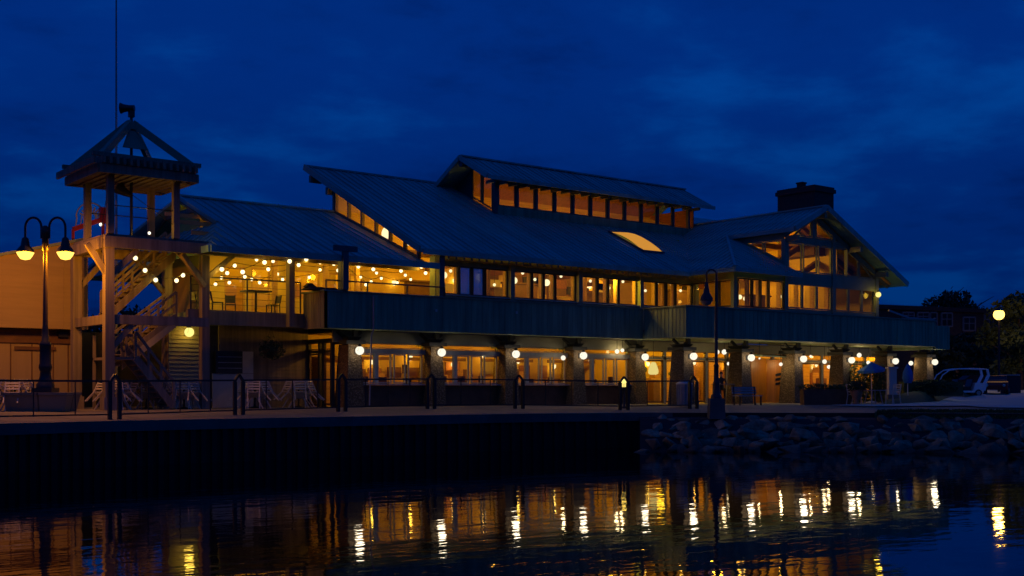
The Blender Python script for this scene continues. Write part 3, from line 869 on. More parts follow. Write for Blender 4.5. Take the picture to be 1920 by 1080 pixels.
for x in (-1.0,): ps.box(x - .13, x + .13, -1.22, -1.09, 4.95, 6.6) if x < 0 else ps.box(x - .14, x + .14, -.9, -.6, 4.3, 6.8)
ps.box(-.98 - .16, -.98 + .16, -1.08, -.78, 4.93, 6.3)
ps.box(-1.55, -.45, -1.24, -1.1, 6.55, 6.78)
part(ps, 'porch_post', M['roofd'])
pc = MB()                                                  # porch ceiling boards and beams
pc.slab([(GX, -.9, zr(-.9) - .2), (3.1, -.9, zr(-.9) - .2), (3.1, YR, ZRR - .2), (GX, YR, ZRR - .2)], .04)
for y in (2.0, 3.6, 4.8): pc.beam((-6.4, y, zr(y) - .3), (3.0, y, zr(y) - .3), .1, .16)
pc.beam((-6.7, 2.5, 6.55), (3.8, 2.5, 6.55), .16, .28)
part(pc, 'porch_ceiling', M['wood'])
pw = MB()                                                  # inner porch wall with openings
for a, b in ((-4.6, -3.6), (-2.6, -2.3), (-1.35, -.2), (1.2, 1.7), (2.5, 2.8), (3.5, 3.9)): pw.box(a, b, 5.0, 5.15, 3.9, 6.298)
pw.box(-4.6, 3.9, 5.0, 5.15, 6.3, 8.2); pw.box(-.19, 1.19, 5.0, 5.15, 3.9, 4.99)
part(pw, 'porch_wall', M['plaster'])
for a, b in ((-3.6, -2.6), (-2.3, -1.35), (1.7, 2.5), (2.8, 3.5)):
    window([(a, 5.07, 3.95), (b, 5.07, 3.95), (b, 5.07, 6.3), (a, 5.07, 6.3)], .08, fm='wood')
window([(-.2, 5.07, 5.0), (1.2, 5.07, 5.0), (1.2, 5.07, 6.3), (-.2, 5.07, 6.3)], .06, fm='wood')
pbk = MB(); pbk.box(-4.6, 3.9, 8.0, 8.15, 3.9, 9); pbk.box(-4.75, -4.6, 5.0, 8.15, 3.9, 8.6)
part(pbk, 'inner_walls', M['plaster'])
for a, b, h in ((-3.2, -1, 5.6), (1.5, 3.4, 6.0)): pi = MB(); pi.box(a, b, 7.5, 7.9, 3.9, h); part(pi, 'cupboard', M['wood'])
for x in (-2.0, .55, 2.2): pi = MB(); pi.box(x - .1, x + .1, 3.2, 3.4, 3.9, 6.5); part(pi, 'inner_post', M['wood'])
bp2 = MB()                                                 # big post line of the open deck
for x in (-6.45,): bp2.box(x - .16, x + .16, .45, .77, 0, 6.3)
bp2.box(-2.75, -2.5, .45, .77, 3.41, 6.3)
bp2.beam((-6.3, .6, 5.3), (-5.2, .6, 6.25), .14, .18); bp2.beam((-6.6, .6, 5.3), (-7.6, .6, 6.25), .14, .18)
bp2.box(-6.4, 3.8, .5, .72, 6.18, 6.42)
part(bp2, 'deck_posts', M['timber'])

# ---- ground floor
def column(cx, cy):
    b = MB(); b.frus(cx, cy + .46, 0, 2.72, .9, 1.12, .6, .84)
    c = part(b, 'column', M['pebble'])
    k = MB(); k.box(cx - .48, cx + .48, cy - .1, cy + 1.0, 2.74, 2.9)
    k.frus(cx, cy + .5, 2.92, 3.06, .5, .8, .7, 1.0); k.box(cx - .09, cx + .09, cy - .06, cy + .12, 3.06, 3.33)
    k.beam((cx - .1, cy + .5, 2.95), (cx - .6, cy + .5, 3.3), .12, .12); k.beam((cx + .1, cy + .5, 2.95), (cx + .6, cy + .5, 3.3), .12, .12)  # dark braces stand in for the flared shadow above the cap
    part(k, 'column_cap', M['dtrim'], c)
CL = [(.15 + 4.29 * k, 0.0) for k in range(5)]
CR = [(x, -3.0) for x in (17.75, 22.15, 26.5, 30.85, 35.15, 39.3)]
for cx, cy in CL + CR: column(cx, cy)
bf = MB(); bf.box(-.6, 39.7, .55, .67, 2.82, 3.33)                          # band above the transoms
part(bf, 'frieze', M['frieze'])
kn = MB(); cnt = MB(); hb = MB()
for k in range(4):
    x0, x1 = CL[k][0] + .42, CL[k + 1][0] - .42
    kn.box(x0 - .1, x1 + .1, .5, .62, 0, .96)
    for q in range(8): kn.box(x0 - .1, x1 + .1, .48, .5, .1 + q * .11, .115 + q * .11)
    cnt.box(x0, x1, .22, .7, .965, 1.02)
    hb.box(x0 - .1, x1 + .1, .46, .62, 2.36, 2.58)
    hb.box(x0 + (x1 - x0) * .27 - .08, x0 + (x1 - x0) * .27 + .08, .44, .62, 1.03, 2.36)
    w4 = (.27, .25, .22, .26); x = x0; W = x1 - x0
    for j, q in enumerate(w4):
        window([(x + .09, .55, 1.04), (x + q * W - .04, .55, 1.04), (x + q * W - .04, .55, 2.35), (x + .09, .55, 2.35)], .055, fm='grey')
        x += q * W
    window([(x0, .55, 2.6), (x1, .55, 2.6), (x1, .55, 2.81), (x0, .55, 2.81)], .03, fm='trim')
part(kn, 'knee_wall', M['woodd']); part(cnt, 'window_counter', M['grey']); part(hb, 'window_head', M['grey'])
# interior of the left rooms
li = MB(); li.box(-.3, 40, 4.6, 4.75, 0, 3.3); li.box(-.3, 40, .65, 4.6, 3.3, 3.34); li.box(16.9, 17.0, .7, 4.6, 0, 3.3)
li.box(39.6, 39.7, .7, 4.6, 0, 3.3)
part(li, 'inner_walls', M['plaster'])
for k in range(30):
    lp = MB()
    x = .5 + k * 1.28 + random.uniform(-.2, .2)
    lp.box(x, x + random.uniform(.5, 1.0), 4.2 - random.random() * 1.4, 4.55, 0, random.uniform(1.2, 2.5)); part(lp, 'cupboard', M['wood'])
rng = random.Random(5)
for k in range(34):
    x = .3 + k * 1.14 + rng.uniform(-.3, .3); w_ = rng.uniform(.25, .9); z = rng.uniform(1.0, 1.9)
    b = MB(); b.box(x, x + w_, 4.5, 4.59, z, z + rng.uniform(.3, 1.0)); part(b, 'wall_panel', rng.choice([M['woodr'], M['woodd'], M['cream'], M['terra'], M['yellow']]))
for k in range(26):
    x = 4.6 + rng.uniform(0, 24); y = rng.choice([5.6, 6.8, 8.5, 10.8]); z = rng.uniform(5.6, 7.4)
    b = MB(); b.box(x, x + rng.uniform(.4, 1.8), y, y + .12, z, z + rng.uniform(.15, .7)); part(b, 'hanging_panel', rng.choice([M['woodr'], M['woodd'], M['cream'], M['dtrim'], M['yellow']]))
b = MB(); b.box(20.2, 24.6, 4.38, 4.46, .2, 2.9); part(b, 'wall_panel', M['yellow'])
for k in range(16):
    x, z = 20.5 + (k % 8) * .5 + rng.uniform(-.1, .1), 1.1 + (k // 8) * .75 + rng.uniform(-.2, .2)
    b = MB(); b.tube([(x, 4.34, z), (x, 4.38, z)], rng.uniform(.08, .17), 12); part(b, 'wall_plate', rng.choice([M['woodd'], M['woodr'], M['leaf']]))
ld = MB()
for k in range(12):
    x = 2 + k * 3.1 + random.uniform(-.6, .6)
    ld.box(x, x + random.uniform(.25, .6), 2.0 + random.random(), 2.6 + random.random(), 0, random.uniform(1.2, 1.9))
for x in (3.2, 9.4, 13.5): ld.box(x, x + .3, .95, 1.0, 1.5, 1.9)
part(ld, 'dividers', M['woodd'])
# left end wall with doors (faces the tower)
XE = -.45
el = MB()
for y in (.9, 1.65, 2.0, 3.0, 3.6, 4.6): el.box(XE - .06, XE + .08, y - .07, y + .07, 0, 2.86)
el.box(XE - .05, XE + .06, .9, 4.6, 2.38, 2.5); el.box(XE - .05, XE + .06, .9, 4.6, 2.85, 3.0); el.box(XE - .05, XE + .06, .9, 4.6, 3.25, 3.33)
part(el, 'entrance_frame', M['dtrim'])
for a, b, z0 in ((1.58, .97, .1), (2.93, 2.07, .05), (4.53, 3.67, .1)):
    window([(XE, a, z0), (XE, b, z0), (XE, b, 2.36), (XE, a, 2.36)], .07, fm='woodd')
window([(XE, 4.5, 2.52), (XE, .97, 2.52), (XE, .97, 2.84), (XE, 4.5, 2.84)], .04, fm='woodd')
window([(XE, 4.5, 3.01), (XE, 3.2, 3.01), (XE, 3.2, 3.25), (XE, 4.5, 3.25)], .04, fm='woodd')
# right rooms: glazed wall behind the arcade
rg = MB()
XR = [17.3, 19.6, 21.2, 22.9, 24.6, 26.3, 28.6, 30.9, 33.2, 35.5, 37.6, 39.5]
for x in XR: rg.box(x - .09, x + .09, .46, .64, 0, 2.82)
rg.box(17.3, 39.5, .46, .62, 2.36, 2.5)
part(rg, 'arcade_frame', M['grey'])
for a, b in zip(XR, XR[1:]):
    window([(a + .1, .55, .06), (b - .1, .55, .06), (b - .1, .55, 2.34), (a + .1, .55, 2.34)], .08, fm='woodd')
    window([(a + .1, .55, 2.52), (b - .1, .55, 2.52), (b - .1, .55, 2.81), (a + .1, .55, 2.81)], .03, fm='woodd')
# projecting timber door porch in the third arcade bay
dp = MB(); q0 = atY(1407, 755, -1.4); q1 = atY(1436, 755, -1.4)
dp.box(q0.x, q1.x, -1.45, -1.35, 0.02, 2.45)
dd = dp.build('door', M['doorwood'], B)
d2 = MB(); d2.slab([(q1.x + .1, -1.4, .03), (q1.x + 1.1, -2.2, .03), (q1.x + 1.1, -2.2, 2.4), (q1.x + .1, -1.4, 2.4)], .06, (.6, .8, 0))
door2 = d2.build('door', M['doorwood'], B)
dn = MB()
for k, z in enumerate((1.0, 1.25, 1.5)): dn.slab([(q1.x + .45, -1.7, z), (q1.x + .75, -1.94, z + .05), (q1.x + .75, -1.94, z + .2), (q1.x + .45, -1.7, z + .12)], .03, (-.6, -.8, 0))
dn.build('notice', M['black'], door2)
cn = MB(); cn.slab([(q0.x - .2, -2.4, 2.62), (q1.x + 2.4, -2.4, 2.56), (q1.x + 2.4, -1.0, 2.72), (q0.x - .2, -1.0, 2.72)], .08)
cn.build('door_canopy', M['trim'], B)
# left ground-floor wall under the open deck
lw = MB()
lw.box(-4.75, -.5, 3.0, 3.15, 0, 3.5)
for q in range(20): lw.box(-4.75, -.5, 2.975, 3.0, .15 + q * .165, .17 + q * .165)
part(lw, 'service_wall', M['timber'])
ls = MB(); ls.box(-6.85, -5.35, 3.3, 3.45, 0, 3.5)
for q in range(20): ls.slab([(-6.85, 3.3, .16 + q * .17), (-6.85, 3.26, .0 + q * .17), (-5.35, 3.26, 0 + q * .17), (-5.35, 3.3, .16 + q * .17)], .02, (0, 1, 0))
part(ls, 'service_wall', M['lap'])
bw = MB(); bw.box(-9.6, 4, 8.2, 8.4, 0, 3.3); bw.box(-5.3, -4.75, 3.1, 3.3, 0, 3.5)
part(bw, 'inner_walls', M['dtrim'])
vt = MB(); a_, b_ = atY(402, 658, 2.95), atY(452, 700, 2.95)
vt.box(a_.x, b_.x, 2.8, 2.96, b_.z, a_.z)
vent = part(vt, 'service_hatch', M['black'])
vb = MB()
for q in range(3): vb.box(a_.x + .1, b_.x - .05, 2.77, 2.8, b_.z + .2 + q * .24, b_.z + .23 + q * .24)
vb.build('louvre', M['grey'], vent)
vq = MB(); vq.box(a_.x - .1, b_.x + .55, 2.9, 2.98, 0, b_.z - .02); vq.box(b_.x + .05, b_.x + .55, 2.9, 2.98, b_.z, a_.z)
part(vq, 'white_panel', M['white'])  # white colour stands in for the greenish light around the hatch
dsp = MB(); dsp.tube([(.42, -1.06, 4.8), (.42, -1.07, 3.3), (.42, -.9, 3.1), (.42, -.75, .1)], .035, 8)
part(dsp, 'downpipe', M['grey'])
fx = MB()
for px, py in ((817, 582), (968, 586)): q = atY(px, py, -1.04); fx.box(q.x - .06, q.x + .06, -1.09, -1.03, q.z - .06, q.z + .06)
part(fx, 'fascia_fixture', M['white'])
# chimney
XC = 29.6
qa, qb = atX(1458, 380, XC), atX(1527, 372, XC)
ch = MB(); ch.box(XC, XC + 1.8, qb.y, qa.y, 8.5, 12.2); ch.box(XC - .1, XC + 1.9, qb.y - .1, qa.y + .1, 12.2, 12.42); ch.box(XC - .03, XC + 1.83, qb.y - .03, qa.y + .03, 12.43, 12.55)
chim = part(ch, 'chimney', M['brick'])
qc = atX(1505, 352, XC + 1.0)
po = MB(); po.box(XC + .7, XC + 1.05, qc.y - .2, qc.y + .2, 12.55, 12.9); po.box(XC + .66, XC + 1.09, qc.y - .24, qc.y + .24, 12.9, 12.98)
po.build('chimney_pot', M['brick'], chim)
# skylight on the main slope
def onroof(px, py):
    k = (px - CXP) / FPX; dx, dy = k * RT[0] + FW[0], k * RT[1] + FW[1]; dz = -(py - HZ) / FPX
    d = (ZE + SM * (CAM[1] + 1) - ZC) / (dz - SM * dy)
    return wpt(px, d, ZC + dz * d)
s0, s1, s2, s3 = onroof(1152, 440), onroof(1180, 439), onroof(1234, 473), onroof(1206, 476)
x0, x1 = (s0.x + s3.x) / 2, (s1.x + s2.x) / 2; y1, y0 = (s0.y + s1.y) / 2, (s2.y + s3.y) / 2
sk = MB(); v = []; f = []
for j in range(9):
    t = j / 8; y = y0 + (y1 - y0) * t
    for i in range(9):
        u = i / 8; v.append((x0 + (x1 - x0) * u, y, zm(y) + .08 + .38 * math.sin(math.pi * t) * (math.sin(math.pi * u) * .5 + .5)))
for j in range(8):
    for i in range(8): f.append((j * 9 + i, j * 9 + i + 1, j * 9 + i + 10, j * 9 + i + 9))
sk.add(v, f, True)
sky_ = part(sk, 'skylight', M['sky_light'])
sf = MB()
for a, b in (((x0, y0), (x1, y0)), ((x1, y0), (x1, y1)), ((x1, y1), (x0, y1)), ((x0, y1), (x0, y0))):
    sf.beam((*a, zm(a[1]) + .07), (*b, zm(b[1]) + .07), .08, .14)
sf.build('skylight_frame', M['roofd'], sky_)

# unseen fill lights without fixtures, standing in for the rooms' own lamps
def room(x, y, z, p, c=WARM, r=.25): light('ceiling_lamp', B, (x, y, z), p, c, r)
for x in (6, 10.5, 15, 19.5): room(x, 4.2, 7.3, 100)
room(15.3, .7, 6.35, 260, YEL, .12)
for x in (14, 21): room(x, 9.0, 8.6, 60)
room(7.5, 4.5, 8.4, 90); room(5, 2.2, 7.6, 40, YEL)
for x in (14, 18, 22, 25.5): room(x, 7.6, 11.4, 4, (1.0, .28, .07))
for x, y, z, p in ((23.5, 0.2, 6.6, 200), (27.0, .8, 8.4, 330)): room(x, y, z, p)
for k in range(4): room(CL[k][0] + 1.4, 1.25, 3.12, 66, WARM, .1); room(CL[k][0] + 2.9, 1.25, 3.12, 44, WARM, .1)
for x in (18.6, 22, 25.5, 29, 32.5, 36, 38.6): room(x, 1.25, 3.12, 150, YEL if x < 24 else (1.0, .45, .02), .1)
for x in (-3.2, -.2, 2.6): room(x, 6.6, 6.9, 60, YEL)
for x in (-4.5, -1, 2.2): room(x, 2.6, 6.3, 30, YEL, .15)

def added_sconce(x, y, z, p, c, r=.09):  # sconces added to give the inner walls uneven bright spots
    b = MB(); b.lathe((x, y, z - .12), [(.03, 0), (r, .08), (r * 1.15, .2), (r * .9, .24)], 10); part(b, 'wall_sconce', M['pend'])
    light('ceiling_lamp', B, (x, y, z), p, c, r * .8)
for k in range(17): added_sconce(1.4 + k * 2.27 + rng.uniform(-.4, .4), 4.28, rng.uniform(1.9, 2.5), rng.uniform(6, 20), rng.choice([WARM, YEL, WARM]))
for k in range(9): added_sconce(13 + k * 2.2 + rng.uniform(-.3, .3), 11.3, rng.uniform(6.7, 7.8), rng.uniform(25, 60), rng.choice([WARM, YEL]), .13)
for k in range(4): added_sconce(4.6 + k * 1.9, 6.85, rng.uniform(6.0, 6.6), rng.uniform(10, 22), YEL, .1)
# dark rails, mullions and seats just inside the lower glazing
for k in range(4):
    x0 = CL[k][0]
    for q in range(3):
        x = x0 + .8 + q * 1.1 + rng.uniform(-.2, .2)
        b = MB(); b.box(x, x + .42, 1.1, 1.15, 1.0, 1.28 + rng.uniform(0, .2)); b.box(x, x + .04, 1.1, 1.15, .0, 1.0); b.box(x + .38, x + .42, 1.1, 1.15, .0, 1.0); part(b, 'seat_back', M['woodd'])
    b = MB(); b.box(x0 + .5, x0 + 3.8, 3.0, 3.06, 2.15, 2.3); part(b, 'shelf', M['woodd'])
# ------------------------------------------------------------------ wall lamps on the columns
ORD = ['first', 'second', 'third', 'fourth', 'fifth']
def wall_lamp(p, n, label, cat='wall lamp', group=None, power=24, gm='globe', col=WHT, r=.19, name='wall_lamp'):
    t = thing(name, p, label, cat, group)
    n = Vector(n); c = Vector(p) + n * .3
    b = MB(); b.tube([Vector(p) - n * .02, Vector(p) + n * .16, c + Vector((0, 0, .22))], .022, 6); b.box(p[0] - .07, p[0] + .07, p[1] - .03 if abs(n.y) else p[1] - .07, p[1] + .03 if abs(n.y) else p[1] + .07, p[2] - .12, p[2] + .12)
    b.lathe(c, [(.10, r * .9), (.06, r + .07), (.02, r + .1)], 10)
    b.build('bracket', M['black'], t)
    g = MB(); g.ball(c, r); g.build('globe', M[gm], t)
    light('lamp_light', t, c, power, col, r * .95)
    return t
for k, (cx, cy) in enumerate(CL):
    wall_lamp((cx + .06, cy - .02 + .03, 2.45), (0, -1, 0), ['white wall lamp on the stone column beside the glazed end entrance', 'white wall lamp on the second stone column from the tower end', 'white wall lamp on the middle stone column under the long parapet',
        'white wall lamp on the stone column left of the yellow bollard light', 'white wall lamp on the stone column below the step in the parapet'][k], group='round lamps on the stone columns')
for k, (cx, cy) in enumerate(CR):
    wall_lamp((cx + .06, cy + .01, 2.43), (0, -1, 0), ['white wall lamp on the stone column left of the unlit shore lamp post', 'white wall lamp on the stone column left of the orange timber door', 'white wall lamp on the stone column right of the orange timber door',
        'white wall lamp on the stone column above the dark planter box', 'white wall lamp on the stone column behind the tall green shrubs', 'white wall lamp on the last stone column next to the white cart'][k], group='round lamps on the stone columns', power=24 + 8 * (k % 3))
wl = atY(353, 623, 3.05)
wall_lamp((wl.x, 3.25, wl.z), (0, -1, 0), 'bright yellow lamp on the lap sided wall under the open deck', power=16, gm='yglobe', col=YEL, r=.2)
wc = atY(1638, 553, -3.2)
wall_lamp((wc.x, -3.22, wc.z), (0, -1, 0), 'glowing yellow lamp on the upper corner of the gable wing', power=22, gm='yglobe', col=YEL, r=.16)

# ------------------------------------------------------------------ observation tower with pergola hat
TX0, TX1, TY0, TY1 = -10.55, -6.9, -.1, 3.6
T = thing('lookout_tower', (-8.7, 1.6, 0), 'timber lookout tower with open pergola hat beside the open deck', 'tower')
for i, (x, y) in enumerate(((TX0, TY0), (TX0, TY1), (TX1 + .1, TY1))):
    b = MB(); b.box(x - .17, x + .17, y - .17, y + .17, 0, 6.1)
    b.box(x - .24, x + .24, y - .24, y + .24, 0, .5); b.build('post', M['timber'], T)
b = MB()
b.box(TX0 - .2, -6.5, TY0 - .22, TY0 + .02, 6.1, 6.52); b.box(TX0 - .2, -6.5, TY1 - .02, TY1 + .2, 6.1, 6.5)
b.box(TX0 - .22, TX0 + .05, TY0 + .03, TY1 - .03, 6.08, 6.5)
b.box(TX0 - .1, -6.4, TY0 - .1, TY1, 6.53, 6.62)
b.build('platform_frame', M['timber'], T); b = MB()
b.box(TX0 + .18, -6.63, TY0 - .12, TY0 + .12, 3.25, 3.6); b.box(TX0 - .1, TX0 + .14, TY0 + .18, TY1 - .18, 3.25, 3.6)
b.build('landing_beam', M['timber'], T)
b = MB()
for p, q in (((TX0, TY0, 5.0), (TX0 + 1.1, TY0, 6.1)), ((TX0, TY0, 5.0), (TX0 - .8, TY0, 6.2)), ((TX0, TY0, 5.0), (TX0, TY0 + 1.2, 6.1)), ((TX0, TY1, 4.7), (TX0 + 1.2, TY1, 6.1)), ((-6.5, TY0 + .6, 4.9), (-7.6, TY0 + .2, 6.1)),
             ((TX1, TY1, 4.8), (TX1 - 1.2, TY1, 6.1)), ((TX0, TY0, 2.2), (TX0 + .9, TY0, 3.25))):
    b = MB(); b.beam(p, q, .16, .2); b.build('knee_brace', M['timber'], T)
KX0, KX1, KY0, KY1 = -10.5, -7.95, -.15, 2.4
for x, y in ((KX0, KY0), (KX1, KY0), (KX0, KY1), (KX1, KY1)):
    b = MB(); b.box(x - .12, x + .12, y - .12, y + .12, 6.63, 8.86); b.build('kiosk_post', M['timber'], T)
b = MB()
ex = .62
b.box(KX0 - ex, KX1 + ex, KY0 - ex, KY1 + ex, 8.86, 8.94)
for k in range(12): xx = KX0 - ex + .1 + k * (KX1 - KX0 + 2 * ex - .2) / 11; b.box(xx - .04, xx + .04, KY0 - ex + .02, KY1 + ex - .02, 8.80, 8.858)
b.box(KX0 - ex, KX1 + ex, KY0 - ex - .06, KY0 - ex, 8.78, 9.1); b.box(KX0 - ex, KX1 + ex, KY1 + ex, KY1 + ex + .06, 8.78, 9.1)
b.box(KX0 - ex - .06, KX0 - ex, KY0 - ex, KY1 + ex, 8.78, 9.1); b.box(KX1 + ex, KX1 + ex + .06, KY0 - ex, KY1 + ex, 8.78, 9.1)
b.build('kiosk_ceiling', M['timber'], T)
sl2 = MB()
for k in range(15):
    xx = KX0 - .5 + k * (KX1 - KX0 + 1.0) / 14
    sl2.box(xx - .05, xx + .05, KY0 - ex - .22, KY1 + ex + .2, 9.12, 9.4)
sl2.box(KX0 - ex - .2, KX1 + ex + .2, KY0 - ex + .1, KY0 - ex + .26, 9.41, 9.56); sl2.box(KX0 - ex - .2, KX1 + ex + .2, KY1 + ex - .26, KY1 + ex - .1, 9.41, 9.56)
sl2.box(KX0 - ex - .3, KX0 - ex - .2, KY0 - ex - .3, KY1 + ex + .3, 9.05, 9.3)
sl2.build('pergola_slats', M['timber'], T)
KC = ((KX0 + KX1) / 2, (KY0 + KY1) / 2, 11.1)
for sx, sy in ((-1, -1), (1, -1), (-1, 1), (1, 1)):
    b = MB(); b.beam((KC[0] + sx * 1.72, KC[1] + sy * 1.72, 9.45), (KC[0] + sx * .05, KC[1] + sy * .05, 11.15), .16, .28); b.build('hip_rafter', M['trim'], T)
b = MB()
b.box(KC[0] - .2, KC[0] + .2, KC[1] - .2, KC[1] + .2, 10.9, 11.2)
b.slab([(KC[0] - .5, KC[1] - .5, 10.1), (KC[0] + .5, KC[1] - .5, 10.1), (KC[0] + .15, KC[1] - .15, 10.85), (KC[0] - .15, KC[1] - .15, 10.85)], .1, (0, 1, 0))
b.slab([(KC[0] - 1.5, KC[1] - 1.0, 9.56), (KC[0] - 1.5, KC[1] + 1.4, 9.56), (KC[0] - .9, KC[1] + .8, 10.2), (KC[0] - .9, KC[1] - .6, 10.2)], .06, (1, 0, 0))
b.build('ridge_block', M['trim'], T)
b = MB()
for y in (KY0, KY1): b.tube([(KX0, y, 7.7), (KX1, y, 7.7)], .02, 5)
b.tube([(KX0, KY0, 8.8), (KX0 + .55, KY1, 7.2)], .015, 5); b.tube([(KX1, KY0, 7.1), (KX0 + .3, KY0, 8.5)], .012, 5)
b.build('tie_rod', M['black'], T)
# mast through the tower with horns
ms = thing('siren_mast', (KC[0], KC[1], 6.62), 'dark mast with a horn siren rising through the lookout tower roof', 'siren mast')
b = MB(); b.tube([(KC[0], KC[1], 6.63), (KC[0], KC[1], 11.75)], .06, 8); b.build('mast', M['black'], ms)
b = MB(); hd_ = Vector((KC[0], KC[1], 11.75)); lv = Vector((-RT[0], -RT[1], 0))
b.tube([hd_ - lv * .12, hd_ + lv * .1, hd_ + lv * .3, hd_ + lv * .42], [.12, .12, .16, .22], 10); b.box(hd_.x - .1, hd_.x + .1, hd_.y - .1, hd_.y + .1, 11.4, 11.65); b.build('horn', M['black'], ms)
b = MB(); q = Vector((KC[0], KC[1], 8.35)); b.tube([q, q + lv * .25 + Vector((0, 0, .12)), q + lv * .5 + Vector((0, 0, .3))], [.1, .16, .26], 10); b.build('loudspeaker', M['black'], ms)
# flag pole behind the tower
fp = wpt(218, 52)
t = thing('flagpole', (fp.x, fp.y, 0), 'tall thin pale flagpole rising behind the lookout tower', 'flagpole')
b = MB(); b.tube([(fp.x, fp.y, 0), (fp.x, fp.y, 9), (fp.x, fp.y, 18.5)], [.075, .055, .035], 8); b.build('pole', M['grey'], t)
b = MB(); b.ball((fp.x, fp.y, 18.55), .09, 8, 6); b.build('finial', M['grey'], t)
# small spotlight on the platform
sp_ = atY(280, 446, .1)
t = thing('spotlight', (sp_.x, .1, 6.62), 'small white spotlight on the tower platform lighting a post', 'spotlight')
b = MB(); b.tube([(sp_.x, .1, 6.625), (sp_.x, .1, 6.74)], .05, 8); b.build('housing', M['black'], t)
b = MB(); b.ball((sp_.x, .1, 6.8), .06, 8, 6); b.build('lens', M['spot'], t)
light('lamp_light', t, (sp_.x, .1, 6.95), 14.0, YEL, .05)

# ------------------------------------------------------------------ staircase inside the tower
S = thing('staircase', (-8.8, 1.5, 0), 'switchback timber staircase climbing through the lookout tower', 'staircase')
def flight(p, q, w=1.1, n=10):
    p, q = Vector(p), Vector(q); dy = Vector((0, w / 2, 0))
    st = MB()
    for s_ in (-1, 1): st.beam(p + dy * s_, q + dy * s_, .07, .28)
    st.build('stringer', M['timber'], S)
    tr = MB()
    for k in range(n):
        a = p.lerp(q, (k + .5) / n); tr.box(a.x - .15, a.x + .15, a.y - w / 2 + .04, a.y + w / 2 - .04, a.z + .03, a.z + .07)
    tr.build('tread', M['timber'], S)
    hr = MB()
    for s_ in (-1, 1):
        a, b_ = p + dy * s_, q + dy * s_
        hr.beam(a + Vector((0, 0, 1.0)), b_ + Vector((0, 0, 1.0)), .06, .1); hr.beam(a + Vector((0, 0, .55)), b_ + Vector((0, 0, .55)), .04, .08)
        for k in range(4): c = a.lerp(b_, k / 3); hr.beam(c, c + Vector((0, 0, 1.0)), .08, .08)
    hr.build('handrail', M['timber'], S)
flight((-7.9, .7, .1), (-9.4, .7, 2.0), 1.0, 9)
flight((-9.5, 1.9, 2.0), (-7.3, 1.9, 3.7), 1.0, 9)
flight((-9.7, 2.7, 3.7), (-7.0, 2.7, 6.3), 1.0, 12)
b = MB(); b.box(-10.3, -9.45, .2, 2.4, 1.92, 2.02); b.box(-10.3, -10.2, .2, .3, 0, 2.9); b.box(-10.3, -10.2, 2.3, 2.4, 0, 2.9); b.box(-10.3, -9.5, .2, .26, 2.8, 2.9)
b.build('landing', M['timber'], S)
b = MB(); b.slab([(-9.5, 1.36, 1.9), (-7.3, 1.36, 3.6), (-7.3, 1.36, 3.3), (-9.5, 1.36, 1.55)], .06, (0, 1, 0)); b.slab([(-9.6, 1.42, 1.72), (-7.2, 1.42, 3.55), (-7.2, 2.4, 3.55), (-9.6, 2.4, 1.72)], .04)
b.build('soffit_board', M['cream'], S)

# ------------------------------------------------------------------ pavilion at the far left
YP = 5.0
PV = thing('kiosk_pavilion', (-13.5, 6.5, 0), 'pale kiosk building with sloping roof lit orange by the twin lamp', 'kiosk')
pr = atY(165, 450, YP); pl = atY(0, 481, YP); sl_p = (pr.z - pl.z) / (pr.x - pl.x)
xa, xb = -24.0, pr.x; za = pr.z + sl_p * (xa - xb); zb0 = atY(80, 616, YP).z
b = MB(); b.slab([(xa, YP, zb0), (xb, YP, zb0), (xb, YP, pr.z), (xa, YP, za)], 3.6, (0, 1, 0)); 
q = zb0 + .02
while q < pr.z - .1:
    xs = max(xa, xb - (pr.z - q - .06) / sl_p) if sl_p > 0 else xa
    b.box(xs, xb - .01, YP - .006, YP - .001, q, q + .12); q += .145
b.box(pl.x + 2.45, pl.x + 2.49, YP - .03, YP - .017, zb0, pr.z - .7)
b.build('upper_wall', M['pav'], PV)
b = MB(); b.slab([(xa - .1, YP - .1, za + .02), (xb + .06, YP - .1, pr.z + .02), (xb + .06, YP + 3.7, pr.z + .02), (xa - .1, YP + 3.7, za + .02)], -.12); b.build('roof', M['trim'], PV)
pr2 = atY(140, 645, YP + .7)
b = MB(); b.box(xa, pr2.x, YP + .7, YP + 3.5, 0, zb0); b.build('lower_wall', M['panel'], PV)
b = MB(); b.box(xa, pr2.x - .02, YP + .6, YP + .69, pr2.z, zb0 - .01); b.build('canopy_band', M['woodd'], PV)
b = MB(); qa_, qb_ = atY(28, 650, YP + .6), atY(105, 650, YP + .6); b.box(qa_.x, qb_.x, YP + .6, YP + .68, qa_.z - .12, qa_.z + .02); b.build('shutter_slot', M['woodd'], PV)
b = MB()
for px in (20, 60, 100, 128): q = atY(px, 700, YP + .68); b.box(q.x - .02, q.x + .02, YP + .66, YP + .7, .1, pr2.z - .05)
b.build('panel_joint', M['woodd'], PV)
q = atY(120, 627, YP + .4)
b = MB(); b.box(q.x - .2, q.x + .2, YP + .45, YP + .6, q.z - .12, q.z + .12); b.build('speaker_box', M['black'], PV)
SF = thing('service_fence', (-12.3, 8.6, 0), 'dark board fence closing the yard behind the lookout tower', 'fence')
b = MB()
for k in range(30): b.box(-14.6 + k * .165, -14.6 + k * .165 + .15, 8.5, 8.54, .05, 3.2 + .03 * (k % 2))
b.build('boards', M['woodd'], SF)
b = MB(); b.box(-14.6, -9.65, 8.545, 8.6, .6, .72); b.box(-14.6, -9.65, 8.545, 8.6, 2.5, 2.62); b.build('rail', M['woodd'], SF)
